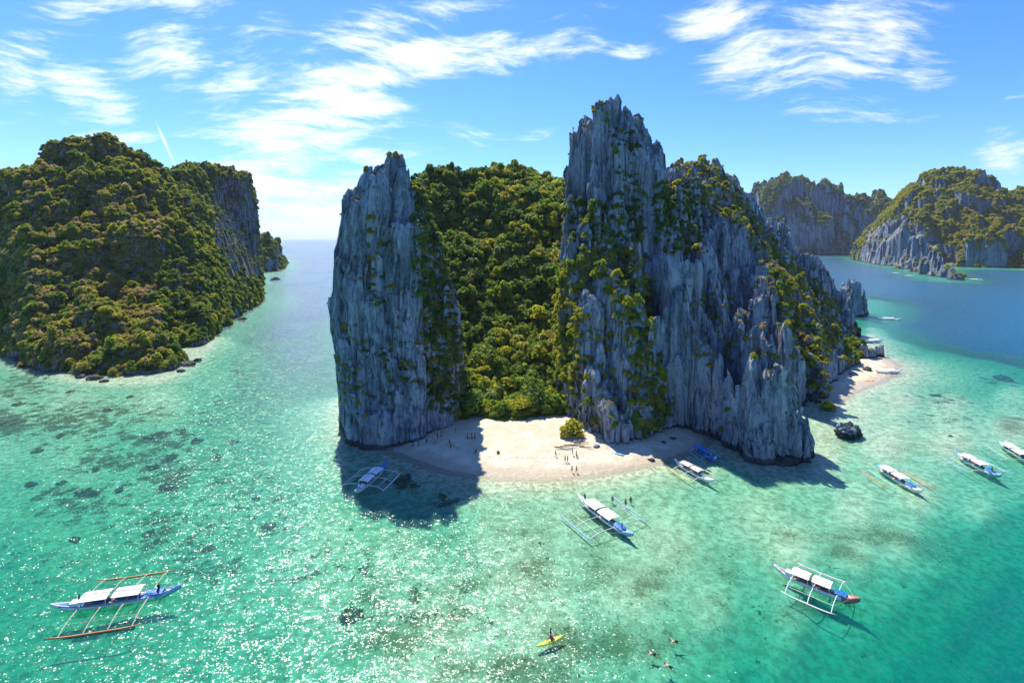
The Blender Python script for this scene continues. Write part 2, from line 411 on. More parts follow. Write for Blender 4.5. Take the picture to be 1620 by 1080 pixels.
BEACH2 = gpoly([(1296, 655), (1335, 622), (1385, 604), (1416, 588), (1412, 573), (1385, 562), (1340, 560), (1290, 600)], 2)
BAR2 = gpoly([(1300, 672), (1318, 650), (1318, 636), (1300, 630)], 1)
HILL = gpoly([(-160, 520), (-60, 545), (0, 562), (60, 590), (150, 607), (245, 606), (278, 596), (295, 574), (335, 545), (365, 512), (398, 492), (423, 474), (415, 462),
              (408, 455), (424, 444), (400, 425), (250, 418), (0, 430), (-160, 470)], 2)
TAIL = gpoly([(405, 440), (430, 437), (445, 428), (455, 416), (459, 411), (450, 408), (400, 410), (350, 420)], 2)
FARB = smooth_poly([(800, 2050), (830, 1840), (900, 1765), (1000, 1730), (1090, 1690), (1150, 1740), (1220, 1660), (1260, 1560), (1350, 1600), (1500, 1900), (1300, 2300), (900, 2300)], 2)
FARC = smooth_poly([(950, 1400), (930, 1180), (900, 960), (840, 780), (600 * .98, 668), (560, 672), (562, 700), (640, 790), (690, 850), (720, 900), (860, 945), (980, 930), (1250, 960), (1500, 1200), (1500, 1600), (1100, 1650)], 2)
FARC = smooth_poly([(930, 1420), (850, 1240), (742, 1000), (636, 800), (548, 672), (590, 648), (640, 735), (720, 860), (800, 935), (900, 940), (1000, 925), (1300, 960), (1600, 1200), (1500, 1700), (1150, 1700)], 2)
ISLET = gpoly([(1318, 494), (1345, 506), (1376, 498), (1392, 482), (1380, 468), (1326, 470)], 2)
ROCKS = [PILLAR, MAIN, VALLEY, HILL, TAIL, FARB, FARC, ISLET]

# ------------------------------------------------------------------ sea floor, beach and water
DEPTH = [  # px, py, depth in metres of water
 (0, 640, 1.6), (0, 720, 2.2), (0, 800, 3.0), (0, 900, 4.2), (0, 1000, 4.6), (0, 1080, 4.8), (-200, 800, 4), (-200, 1080, 5),
 (120, 640, 1.3), (250, 630, 1.2), (120, 720, 2.0), (250, 720, 2.4), (120, 850, 3.2), (130, 1000, 4.2), (250, 850, 3.2), (270, 1000, 3.6),
 (330, 600, 2.2), (390, 560, 4.0), (420, 640, 4.2), (380, 720, 3.2), (350, 800, 3.0), (400, 900, 3.0), (420, 1050, 3.2),
 (440, 520, 13.0), (480, 560, 11.0), (480, 480, 22), (470, 430, 28), (480, 390, 32), (500, 610, 7.0), (500, 650, 5.0), (450, 600, 6.0), (480, 720, 2.8), (520, 820, 1.9), (520, 940, 2.0), (520, 1060, 2.6),
 (600, 760, 3.4), (680, 800, 2.6), (560, 700, 4.5), (530, 700, 4.5), (640, 880, 1.5), (700, 980, 1.2), (680, 1070, 1.4), (800, 820, 1.2), (900, 800, 1.1), (830, 900, 1.0), (850, 1000, 1.1), (850, 1070, 1.6),
 (1000, 780, 1.1), (1050, 850, 1.0), (1000, 930, 1.0), (1000, 1020, 1.6), (1000, 1080, 2.6), (1120, 960, 1.4), (1140, 1040, 3.2), (1200, 1010, 3.4), (1180, 1080, 5.5),
 (1130, 760, 1.4), (1200, 800, 1.1), (1250, 860, 1.0), (1280, 790, 1.5), (1350, 800, 0.9), (1350, 870, 1.3), (1250, 960, 2.0), (1330, 970, 4.0), (1400, 930, 3.4),
 (1420, 850, 1.4), (1480, 880, 3.2), (1450, 780, .9), (1550, 800, 1.6), (1600, 770, 2.2), (1560, 870, 5.0), (1610, 840, 5.5), (1500, 950, 6.5), (1420, 1000, 6.0), (1300, 1050, 6.0), (1600, 950, 8.6), (1600, 1070, 9.4), (1450, 1070, 8.2), (1540, 1010, 8.8), (1800, 1000, 9.4), (1800, 850, 8.8),
 (1400, 700, .6), (1500, 700, .65), (1600, 680, .8), (1350, 650, .5), (1420, 630, .55), (1500, 640, .8), (1600, 620, 1.2), (1750, 700, 1.5), (1440, 580, 1.6), (1500, 590, 2.0), (1560, 580, 3.0), (1620, 575, 4.0),
 (1400, 540, 2.6), (1440, 540, 3.2), (1500, 560, 3.6), (1400, 515, 4.0), (1440, 526, 10.0), (1500, 540, 20.0), (1560, 548, 22), (1620, 553, 22), (1680, 555, 22), (1420, 495, 16), (1450, 505, 26), (1480, 505, 34), (1540, 515, 36), (1600, 520, 36), (1600, 500, 38), (1500, 480, 38), (1400, 470, 26), (1440, 450, 34), (1560, 480, 38), (1700, 520, 36), (1500, 460, 28), (1600, 460, 28), (1340, 430, 18), (1400, 430, 22), (1320, 460, 14), (1800, 500, 22),
 (300, 380, 30), (700, 385, 30), (1000, 385, 30), (1300, 385, 30), (1620, 385, 30), (810, 1300, 3.0), (300, 1300, 5), (1400, 1300, 14)]
WEED = [  # px, py, rx, ry, strength : sea-grass patches
 (1150, 890, 420, 150, .34), (1450, 700, 260, 90, .28), (880, 860, 220, 130, .40), (700, 960, 160, 120, .42),
 (1000, 905, 190, 40, .55), (850, 900, 110, 50, .5), (1400, 842, 120, 26, .62), (1330, 868, 80, 22, .55), (1480, 862, 70, 18, .5), (1270, 840, 110, 25, .45), (1100, 1000, 140, 35, .55), (950, 1010, 150, 50, .65), (800, 1050, 180, 40, .7),
 (1500, 720, 140, 40, .30), (1400, 640, 60, 30, .35), (1200, 880, 180, 50, .35), (1420, 810, 90, 30, .35), (620, 980, 110, 90, .55), (700, 860, 110, 50, .4), (1300, 945, 60, 18, .7),
 (1600, 670, 40, 25, .6), (1500, 640, 160, 20, .25), (1330, 690, 60, 40, .35)]
REEF = [  # coral and rubble
 (40, 610, 60, 30, .75), (10, 665, 40, 25, 1.1), (120, 660, 130, 45, .75), (190, 720, 120, 50, .65), (250, 690, 70, 22, .9), (270, 740, 40, 45, .95), (130, 780, 120, 40, .6), (250, 830, 130, 60, .55), (370, 750, 80, 60, .45),
 (200, 650, 100, 25, .65), (330, 650, 60, 40, .45), (420, 800, 80, 60, .45), (330, 880, 120, 40, .45), (550, 975, 60, 30, .5), (480, 900, 120, 60, .35), (640, 760, 30, 14, .9), (700, 790, 25, 10, .8), (1030, 730, 30, 10, .7),
 (1480, 630, 90, 16, .5), (1590, 595, 60, 14, .55), (1500, 660, 80, 14, .4), (1420, 560, 60, 12, .35), (380, 600, 20, 70, .5), (560, 870, 90, 40, .4), (700, 950, 130, 60, .35), (80, 880, 80, 60, .3)]

def axis(dense_lo, dense_hi, step, lo, hi, grow=1.07):
    a = list(np.arange(dense_lo, dense_hi, step)); s = step
    while a[-1] < hi: s *= grow; a.append(a[-1] + s)
    b = []; s = step; v = dense_lo
    while v > lo: s *= grow; v -= s; b.append(v)
    return np.array(b[::-1] + a)
GX = axis(-150, 150, .8, -26000, 26000); GY = axis(58, 240, .8, -120, 34000)
XX, YY = np.meshgrid(GX, GY)
def depth_field(X, Y):
    Yc = np.maximum(Y, 36.0); px = CX + X / Yc * F; py = HY + F * CAM_H / Yc
    px = np.clip(px, -500, 2120)
    num = np.zeros(X.shape); den = np.zeros(X.shape)
    for a, b, d in DEPTH:
        sy = np.maximum(14.0, 0.22 * (b - HY) + 6)     # the scene foreshortens towards the horizon
        w = 1.0 / ((((px - a) / 60) ** 2 + ((py - b) / (sy * .55 + 6)) ** 2 + .12) ** 1.7)
        num += w * d; den += w
    return num / den, px, py
dep, PXX, PYY = depth_field(XX, YY)
dep *= 0.82 + 0.36 * fbm(XX * .05, YY * .05, 4, 5)
rockd = np.max([poly_dist(XX, YY, p) for p in ROCKS], axis=0)
bd = np.maximum(poly_dist(XX, YY, BEACH), poly_dist(XX, YY, BEACH2))
fbeach = poly_dist(XX, YY, smooth_poly([(950, 942), (1000, 930), (1240, 965), (1180, 1010), (1000, 990)], 2))
fbeach2 = poly_dist(XX, YY, smooth_poly([(1120, 1716), (1160, 1722), (1225, 1655), (1240, 1700), (1180, 1790), (1110, 1770)], 2))
bd = np.maximum(bd, np.maximum(fbeach * .5, fbeach2 * .5))
shore = np.minimum(-bd * .10 + .02, 9e9)
coast = np.where(rockd > 0, .6, .6 + 0.16 * -rockd + .25 * np.maximum(0, -rockd - 12) * (dep > 5))
depth = np.minimum(dep, np.where(bd > -60, np.maximum(shore, -3), 99))
depth = np.minimum(depth, np.maximum(coast, .0) + np.where(dep > 6, 2.5, 0))
Z = -np.where(bd > 0, -np.minimum(bd * .085, 2.6) * (1 + .0 * bd), depth)
Z = Z + (fbm(XX * .12, YY * .12, 3, 9) - .5) * np.where(bd > 0, np.clip(bd * .03, 0, .35), .12 * np.clip(depth, 0, 2))
weed = np.zeros(XX.shape); reef = np.zeros(XX.shape)
for a, b, rx, ry, st in WEED: weed = np.maximum(weed, st * np.exp(-(((PXX - a) / rx) ** 2 + ((PYY - b) / ry) ** 2)))
for a, b, rx, ry, st in REEF: reef = np.maximum(reef, 1.3 * st * np.exp(-(((PXX - a) / rx) ** 2 + ((PYY - b) / ry) ** 2)))
ny, nx = XX.shape
idx = np.arange(nx * ny).reshape(ny, nx)
quads = np.stack([idx[:-1, :-1], idx[:-1, 1:], idx[1:, 1:], idx[1:, :-1]], -1).reshape(-1, 4)
TURBID = 0.55
wd = -Z
Z = np.where(Z < 0, Z * TURBID, Z)
Vg = np.stack([XX.ravel(), YY.ravel(), Z.ravel()], 1)
zq = Z.ravel()[quads].max(1)
near_rock_only = rockd.ravel()[quads].min(1) > 14      # well inside the islands: nothing to see
def compact(V, Q, attrs=None):
    u, inv = np.unique(Q.ravel(), return_inverse=True)
    return V[u], inv.reshape(Q.shape), {k: v.ravel()[u] for k, v in (attrs or {}).items()}
isb = zq > -0.12
v_, q_, a_ = compact(Vg, quads[~isb], {'weed': weed, 'reef': reef})
o = obj('seabed', mesh_np('seabed', v_, q_, M_seabed, True, a_)); tag(o, 'pale sandy sea floor with sea grass and coral rubble', kind='structure')
v_, q_, a_ = compact(Vg, quads[isb])
o = obj('beach', mesh_np('beach', v_, q_, M_sand, True)); tag(o, 'white sand of the cove and small beaches', kind='structure')
Vw = Vg.copy(); Vw[:, 2] = 0.0
wq = quads[(wd.ravel()[quads].max(1) > -0.05)]
chop = .84 + .75 * np.exp(-((PXX - 470) / 130) ** 2) * np.clip((760 - PYY) / 200, 0, 1) - .18 * np.clip((PXX - 900) / 300, 0, 1)
v_, q_, a_ = compact(Vw, wq, {'depth': wd * 1.0, 'chop': chop})
o = obj('water', mesh_np('water', v_, q_, M_water, True, a_)); tag(o, 'clear turquoise sea deepening to blue', kind='structure')

# ------------------------------------------------------------------ rock and hills
SURF = {}      # name -> (verts, tris, normals) kept for planting
def prim(px, py, d, hw, ry, slope, dome=2.0, rot=0.0):
    x, y, z = WP(px, py, d); return (x, y, z, hw * d / F, ry, slope, dome, R(rot))
def env_of(prims, x, y, soft=0.0):
    h = np.full(x.shape, -50.0)
    for cx, cy, z, rx, ry, sl, dome, rot in prims:
        dx, dy = x - cx, y - cy
        if rot: dx, dy = dx * math.cos(rot) + dy * math.sin(rot), -dx * math.sin(rot) + dy * math.cos(rot)
        q = np.hypot(dx / rx, dy / ry); m = np.hypot(dx, dy)
        out = m * np.maximum(0, 1 - 1 / np.maximum(q, 1e-6))
        k = z - dome * np.minimum(q, 1) ** 2 - sl * out
        if soft > 0:
            t = np.clip((k - h) / soft, -1, 1); h = np.where(t >= 1, k, np.where(t <= -1, h, np.maximum(h, k) + soft * .25 * (1 - np.abs(t)) ** 2))
        else: h = np.maximum(h, k)
    return h
def vnoise3(p, seed=0):
    p = p + seed * 13.7; i = np.floor(p).astype(int); f = p - i; f = f * f * (3 - 2 * f); out = 0
    for a in (0, 1):
        for b in (0, 1):
            for c in (0, 1):
                h = _T[(i[:, 0] + a + (i[:, 2] + c) * 37) & 255, (i[:, 1] + b + (i[:, 2] + c) * 101) & 255]
                out = out + h * (f[:, 0] if a else 1 - f[:, 0]) * (f[:, 1] if b else 1 - f[:, 1]) * (f[:, 2] if c else 1 - f[:, 2])
    return out
def fracture(V, Q, L, it=3, amp=1.0):
    """split the long wall faces and break them into ledges, cracks and pits"""
    T = np.concatenate([Q[:, [0, 1, 2]], Q[:, [0, 2, 3]]]); V = V.astype(float)
    for _ in range(it):
        E = np.stack([T[:, [0, 1]], T[:, [1, 2]], T[:, [2, 0]]], 1); ln = np.linalg.norm(V[E[:, :, 0]] - V[E[:, :, 1]], axis=2)
        up = ((V[T][:, :, 2].max(1) > -1.5) & (V[T][:, :, 1].min(1) < 999))[:, None]
        key = np.sort(E, 2); code = key[..., 0].astype(np.int64) * len(V) + key[..., 1]; mk = (ln > L)
        uc, inv = np.unique(code[mk], return_inverse=True); mid = np.full(mk.shape, -1); mid[mk] = inv + len(V)
        V = np.concatenate([V, (V[uc // len(V)] + V[uc % len(V)]) / 2]); n = mk.sum(1); out = [T[n == 0]]
        for r in range(3):
            a, b, c = T[:, r], T[:, (r + 1) % 3], T[:, (r + 2) % 3]; ab, bc, ca = mid[:, r], mid[:, (r + 1) % 3], mid[:, (r + 2) % 3]
            k = (n == 1) & (ab >= 0); out += [np.stack([a[k], ab[k], c[k]], 1), np.stack([ab[k], b[k], c[k]], 1)]
            k = (n == 2) & (ca < 0); out += [np.stack([a[k], ab[k], c[k]], 1), np.stack([ab[k], b[k], bc[k]], 1), np.stack([ab[k], bc[k], c[k]], 1)]
        k = n == 3; ab, bc, ca = mid[k, 0], mid[k, 1], mid[k, 2]; a, b, c = T[k].T
        out += [np.stack(q, 1) for q in ((a, ab, ca), (ab, b, bc), (ca, bc, c), (ab, bc, ca))]
        T = np.concatenate(out)
    fn = np.cross(V[T[:, 1]] - V[T[:, 0]], V[T[:, 2]] - V[T[:, 0]]); N = np.zeros(V.shape)
    for k in range(3): np.add.at(N, T[:, k], fn)
    N[:, 2] *= .35; N /= np.maximum(np.linalg.norm(N, axis=1), 1e-9)[:, None]
    d = 2.0 * (vnoise3(V * (.11, .11, .07), 1) - .5) + 1.3 * (vnoise3(V * (.33, .33, .16), 2) - .5) + .75 * (vnoise3(V * (.9, .9, .5), 3) - .5)
    st = V[:, 2] + .45 * V[:, 0] + 3.0 * vnoise3(V * .12, 4)                      # tilted beds
    bed = vnoise3(np.stack([st * .28, V[:, 0] * .02, V[:, 1] * .02], 1), 5)
    d += .9 * (bed - .5) - .8 * np.exp(-(np.abs(bed - .5) / .045) ** 2) * (vnoise3(V * .07, 6) > .42)
    d -= .9 * np.exp(-(np.abs(vnoise3(V * (.16, .16, .045), 7) - .5) / .03) ** 2)    # long cracks
    return V + N * (d * amp)[:, None], T
def heightfield(name, bbox, res, prims, poly, cap, karst, material, label, soft=0.0, rough=(0, 20), base=-4.0, notch=1.4, warp=None, smooth=False, capz=None, jitter=True, crack=0.0):
    x0, x1, y0, y1 = bbox
    nx = int((x1 - x0) / res) + 1; ny = int((y1 - y0) / res) + 1
    X, Y = np.meshgrid(np.linspace(x0, x1, nx), np.linspace(y0, y1, ny))
    if jitter:
        X = X + (vnoise(X / res * .73, Y / res * .73, 3) - .5) * res * .5; Y = Y + (vnoise(X / res * .73, Y / res * .73, 8) - .5) * res * .5
    wx = X + (fbm(X / 14, Y / 14, 3, 1) - .5) * 5 * (res / .4) ** .5; wy = Y + (fbm(X / 14, Y / 14, 3, 2) - .5) * 5 * (res / .4) ** .5
    px, py = wx, wy; add = np.zeros(X.shape); jit = np.zeros(X.shape)
    for i, (size, a, kd, ra, gr, ja) in enumerate(karst):
        cx, cy, f1, f2, rr = cells(px + (vnoise(X / size * 1.7, Y / size * 1.7, 20 + i) - .5) * size * .5, py + (vnoise(X / size * 1.7, Y / size * 1.7, 40 + i) - .5) * size * .5, size, i + 1)
        px = px * (1 - a) + cx * a; py = py * (1 - a) + cy * a
        add += (rr - .5) * ra - kd * f1 - gr * np.exp(-(f2 - f1) / (size * .10))
        jit += (rr - .5) * ja - ja * .8 * np.exp(-(f2 - f1) / (size * .12))
    h = env_of(prims, px, py, soft)
    if rough[0]: h = h + (fbm(X / rough[1], Y / rough[1], 5, 11) - .5) * rough[0]
    pd = poly_dist(X, Y, poly)
    if callable(cap): cap = cap(X, Y)
    edge = cap * (pd + jit) + base
    k = np.clip((h) / 25.0, 0.15, 1.0)
    h = h + add * k
    lim = edge if capz is None else np.where(edge > capz, capz + (edge - capz) * .35, edge)
    h = np.minimum(h, lim)
    h = np.maximum(h, base - 1.0)
    # sea notch: pull the foot of the walls inwards
    gy, gx = np.gradient(pd, Y[1, 0] - Y[0, 0] if not jitter else res, res)
    pull = notch * np.exp(-((h - .6) / 1.6) ** 2) * (pd < 6)
    VX = X + gx * pull; VY = Y + gy * pull
    if warp is not None: VX, VY = warp(VX, VY, h)
    V = np.stack([VX.ravel(), VY.ravel(), h.ravel()], 1)
    ii = np.arange(nx * ny).reshape(ny, nx)
    Q = np.stack([ii[:-1, :-1], ii[:-1, 1:], ii[1:, 1:], ii[1:, :-1]], -1).reshape(-1, 4)
    Q = Q[(h.ravel()[Q].max(1) > base - .2)]
    V, Q, _ = compact(V, Q)
    if crack:
        V, Q = fracture(V, Q, crack, amp=.72)
    o = obj(name, mesh_np(name, V, Q, material, smooth)); tag(o, label, kind='structure')
    SURF[o.name] = (V, Q if Q.shape[1] == 4 else Q[:, [0, 1, 2, 2]])
    return o

K_NEAR = [(13.0, .40, .15, 2.5, 5.0, 1.6), (5.0, .60, .5, 6.0, 5.0, 1.4), (2.1, .6, 1.1, 4.0, 3.0, .7), (1.1, .4, 1.2, 1.6, 1.0, .3)]
# the lone pillar left of the beach
PIL = [prim(690, 350, 158, 16, 6, 9, 3), prim(700, 430, 156, 14, 6, 9, 3), prim(706, 520, 154, 12, 5, 9, 3), prim(712, 600, 153, 10, 4, 8, 3), prim(672, 480, 148, 14, 4, 12, 3), prim(680, 590, 147, 14, 4, 10, 3), prim(632, 238, 153, 16, 5, 9, 3), prim(604, 244, 152, 14, 5, 9, 3), prim(660, 268, 156, 12, 6, 9, 3), prim(622, 238, 152, 20, 5, 9, 3), prim(596, 262, 151, 16, 6, 10, 3), prim(648, 248, 155, 10, 5, 8, 3), prim(574, 292, 150, 10, 6, 9, 2), prim(664, 300, 155, 10, 6, 10, 3),
       prim(556, 330, 150, 12, 7, 9, 2), prim(546, 395, 149, 16, 7, 12, 2), prim(612, 300, 148, 24, 4, 11, 4), prim(650, 330, 150, 20, 5, 11, 3), prim(585, 400, 145, 22, 3, 13, 4), prim(628, 430, 144, 20, 3, 14, 4), prim(665, 420, 148, 18, 4, 14, 4),
       prim(685, 380, 158, 10, 6, 9, 3), prim(692, 470, 157, 14, 6, 10, 3), prim(600, 520, 141, 22, 3, 12, 4), prim(655, 540, 144, 22, 3, 12, 3), prim(575, 570, 141, 18, 3, 14, 3), prim(622, 590, 139.5, 18, 2.5, 12, 3), prim(555, 520, 146, 16, 5, 16, 3), prim(690, 600, 150, 14, 4, 9, 3), prim(590, 640, 137.5, 20, 2, 12, 2), prim(650, 640, 142, 18, 2.5, 10, 2)]
def pil_warp(x, y, h):                 # it leans out over the channel on its left
    t = np.clip((h - 4) / 34, 0, 1); s = np.clip((-26 - x) / 18, 0, 1)
    return x - 5.0 * s * t * t * (3 - 2 * t) * np.clip((78 - h) / 30, 0, 1), y
heightfield('rock_pillar', (-54, -6, 130, 180), .32, PIL, PILLAR, 22.0, [(8.0, .45, .15, 2.5, 4.0, 1.0), (3.0, .6, .7, 3.5, 3.5, .9), (1.2, .5, 1.2, 2.5, 1.8, .4)], M_rock,
            'tall grey limestone pillar left of the beach', warp=pil_warp, notch=1.8, crack=1.3)
# the main crag
CRAG = [prim(925, 160, 187, 16, 7, 14, 3), prim(945, 152, 186, 16, 7, 12, 3), prim(985, 156, 186, 12, 7, 10, 3), prim(1008, 176, 185, 10, 6, 8, 3), prim(1028, 200, 184, 10, 6, 8, 3), prim(1046, 236, 192, 10, 6, 8, 3), prim(1064, 243, 205, 14, 8, 4, 3), prim(1078, 246, 225, 16, 9, 3, 3), prim(900, 186, 187, 12, 8, 16, 2), prim(960, 147, 186, 26, 7, 12, 3), prim(925, 165, 186, 20, 8, 15, 2), prim(1000, 172, 185, 14, 7, 12, 3), prim(907, 205, 186, 14, 8, 16, 2), prim(988, 166, 184, 11, 6, 11, 2), prim(1008, 188, 182, 10, 5, 10, 2), prim(893, 300, 184, 18, 9, 16, 2), prim(885, 410, 180, 18, 9, 14, 2),
        prim(1042, 216, 182, 7, 3.5, 13, 3), prim(1055, 234, 182, 6, 3.5, 12, 3), prim(1027, 244, 180, 10, 5, 10, 2), prim(950, 250, 175, 14, 3.5, 11, 4), prim(985, 262, 173, 12, 3.5, 11, 4), prim(915, 262, 177, 14, 4, 12, 4), prim(968, 330, 165, 14, 3.5, 10, 4), prim(912, 345, 170, 15, 4, 11, 4), prim(1000, 300, 170, 10, 3.5, 11, 4), prim(935, 385, 164, 12, 3, 11, 4),
        prim(1090, 240, 262, 22, 9, 1.7, 2), prim(1120, 244, 285, 22, 9, 3.0, 2), prim(1150, 272, 290, 18, 9, 3.0, 2), prim(1170, 302, 295, 18, 9, 2.6, 2), prim(1200, 336, 305, 20, 10, 2.6, 2), prim(1232, 350, 310, 14, 9, 3.6, 2),
        prim(1262, 388, 312, 14, 9, 3.2, 2), prim(1300, 402, 312, 10, 8, 6, 3), prim(1316, 440, 305, 10, 9, 6, 3), prim(1332, 480, 300, 9, 9, 6, 3), prim(1285, 440, 290, 14, 9, 3.2, 2), prim(1110, 300, 235, 24, 12, 1.5, 3), prim(1160, 350, 245, 24, 12, 1.5, 3), prim(1220, 410, 250, 22, 12, 1.6, 3),
        prim(1012, 348, 158, 8, 3.0, 14, 3), prim(1076, 380, 156, 10, 3.0, 12, 4), prim(1112, 350, 182, 13, 4, 7, 4), prim(1155, 338, 215, 15, 5, 6, 4), prim(1184, 348, 228, 12, 5, 6, 4), prim(1062, 300, 178, 16, 5, 7, 4), prim(1040, 330, 168, 9, 4, 9, 4),
        prim(1056, 450, 148, 14, 3.0, 12, 5), prim(1098, 440, 150, 13, 3.0, 10, 5), prim(1130, 400, 158, 12, 3.5, 9, 5), prim(1165, 420, 158, 15, 4, 8, 5), prim(1202, 412, 188, 15, 5, 6, 5), prim(1228, 458, 178, 14, 5, 6, 5), prim(1180, 470, 148, 12, 3, 9, 5),
        prim(1207, 484, 142, 10, 3, 8, 5), prim(1140, 510, 140, 14, 3, 9, 5), prim(1175, 535, 135, 14, 3, 6, 5), prim(1215, 550, 131, 12, 3, 5, 5), prim(1245, 568, 130, 12, 3, 4.6, 5), prim(1280, 610, 131, 11, 3, 5, 5), prim(1190, 590, 130, 12, 2.5, 5, 5), prim(1228, 600, 128, 12, 2.5, 4.4, 5), prim(1262, 625, 127.5, 11, 2.5, 4.4, 5), prim(1296, 655, 129, 9, 2.5, 5, 5), prim(1108, 560, 138, 14, 3, 11, 5), prim(1145, 600, 132, 14, 3, 7, 5), prim(1170, 650, 128, 12, 2, 5, 4),
        prim(950, 405, 156, 22, 4, 7, 6), prim(985, 425, 152, 20, 4, 7, 6), prim(915, 435, 158, 18, 4, 8, 5), prim(950, 520, 146, 28, 3, 8, 5), prim(990, 510, 146, 16, 3, 9, 5), prim(900, 545, 150, 18, 4, 9, 5), prim(1005, 570, 142, 20, 3, 9, 5), prim(945, 610, 140, 18, 2.5, 9, 4), prim(980, 640, 139, 18, 2.5, 9, 4), prim(1025, 650, 142, 16, 3, 9, 4), prim(905, 640, 146, 12, 3, 9, 4),
        prim(1075, 580, 152, 24, 3, 10, 4), prim(1272, 505, 215, 18, 9, 3.0, 3), prim(1290, 565, 180, 14, 8, 4, 3), prim(1340, 540, 222, 16, 9, 4, 3), prim(1384, 522, 240, 4, 3, 3.5, 3), prim(1372, 545, 236, 7, 4, 3.5, 3), prim(1356, 510, 240, 6, 4, 4, 3), prim(1392, 545, 236, 4, 3, 3.5, 2)]
heightfield('limestone_crag', (4, 212, 116, 345), .40, CRAG, MAIN, lambda X, Y: 16.0 - 11.5 * np.clip((X - 44) / 14, 0, 1) * np.clip((160 - Y) / 20, 0, 1), K_NEAR, M_rock, 'huge jagged grey limestone crag right of the beach', notch=1.8, crack=1.5)
# wooded slope behind the beach
VAL = [prim(745, 642, 160, 18, 4, 1.3, 1), prim(790, 650, 158, 20, 4, 1.3, 1), prim(835, 655, 157, 20, 4, 1.3, 1), prim(880, 660, 156, 20, 4, 1.3, 1), prim(650, 300, 290, 40, 20, .72, 3), prim(700, 296, 290, 30, 20, .72, 3), prim(740, 300, 300, 30, 20, .70, 3), prim(785, 282, 310, 30, 20, .70, 3), prim(830, 280, 315, 40, 20, .70, 3), prim(900, 276, 320, 50, 20, .70, 3),
       prim(690, 400, 235, 22, 10, 1.1, 4), prim(880, 440, 240, 26, 12, .9, 4), prim(740, 575, 172, 14, 6, 1.0, 4), prim(800, 470, 225, 16, 10, .9, 4), prim(690, 520, 180, 18, 6, 1.5, 4)]
heightfield('wooded_slope', (-100, 62, 148, 350), 1.0, VAL, VALLEY, 3.0, [(8, .25, .1, 3, 0, 0)], M_soil, 'steep wooded slope behind the beach', soft=6, rough=(30, 34), notch=0, base=-1.0, smooth=True)
# the forested island on the left
HIL = [prim(172, 222, 372, 40, 20, .80, 5), prim(124, 224, 366, 22, 18, 1.05, 5), prim(226, 258, 390, 20, 20, .9, 5), prim(66, 282, 340, 22, 16, 1.0, 5), prim(0, 335, 315, 40, 14, 1.0, 5), prim(-90, 365, 300, 60, 14, 1.0, 5),
       prim(150, 445, 246, 26, 8, 1.0, 5), prim(60, 485, 246, 24, 8, 1.1, 5), prim(262, 425, 290, 22, 12, 1.0, 4), prim(330, 432, 380, 24, 30, .9, 4), prim(380, 450, 430, 22, 30, .9, 3), prim(215, 490, 226, 12, 6, 1.2, 4), prim(110, 380, 285, 16, 10, 1.0, 4), prim(200, 350, 305, 14, 10, 1.0, 4),
       prim(290, 264, 500, 26, 40, 2.0, 5), prim(350, 264, 570, 26, 40, 5, 5), prim(384, 290, 595, 10, 40, 7, 5), prim(397, 345, 605, 8, 40, 8, 4), prim(320, 262, 545, 24, 40, 4, 5)]
heightfield('forested_island', (-420, -110, 180, 720), 1.5, HIL, HILL, lambda X, Y: np.where(Y > 470, 3.0 + 11.0 * np.clip((Y - 470) / 40, 0, 1), 3.0), [(26, .35, .10, 9, 5, 2.0), (9, .45, .35, 6, 4, 1.6), (4.0, .4, .5, 3, 1.5, .8)], M_soil, 'steep island on the left covered in forest', soft=8, rough=(14, 24), notch=1.0)
TL = [prim(425, 382, 1000, 14, 60, 1.6, 8), prim(440, 392, 1050, 10, 50, 1.6, 6), prim(405, 370, 900, 14, 60, 1.8, 8), prim(452, 405, 1150, 8, 50, 1.4, 5)]
heightfield('headland', (-660, -280, 660, 1500), 5, TL, TAIL, 4.0, [(30, .4, .2, 14, 8, 3), (12, .4, .3, 8, 5, 2)], M_rock_mid, 'dark headland at the far end of the channel', soft=6, notch=0)
# far islands on the right
FB = [prim(1245, 270, 1950, 34, 80, 1.3, 30), prim(1215, 290, 1900, 25, 90, 3, 20), prim(1290, 285, 1900, 34, 90, 2.4, 20), prim(1320, 305, 1850, 20, 80, 3.2, 15), prim(1340, 320, 1800, 20, 70, 3, 15), prim(1385, 293, 1750, 20, 60, 4, 15), prim(1352, 340, 1720, 14, 50, 4, 15), prim(1370, 320, 1740, 16, 50, 4, 12), prim(1410, 320, 1700, 30, 60, 2.6, 15), prim(1300, 345, 1760, 24, 40, 3, 20), prim(1240, 340, 1800, 24, 40, 2.4, 20), prim(1205, 320, 1850, 14, 60, 4, 20)]
heightfield('karst_island', (760, 1560, 1520, 2350), 5.5, FB, FARB, 5.0, [(60, .5, .25, 38, 22, 10), (24, .55, .5, 26, 16, 6), (12, .4, .6, 12, 6, 3)], M_rock_far, 'far karst island with cliffs across the bay', notch=0, rough=(30, 80), capz=150)
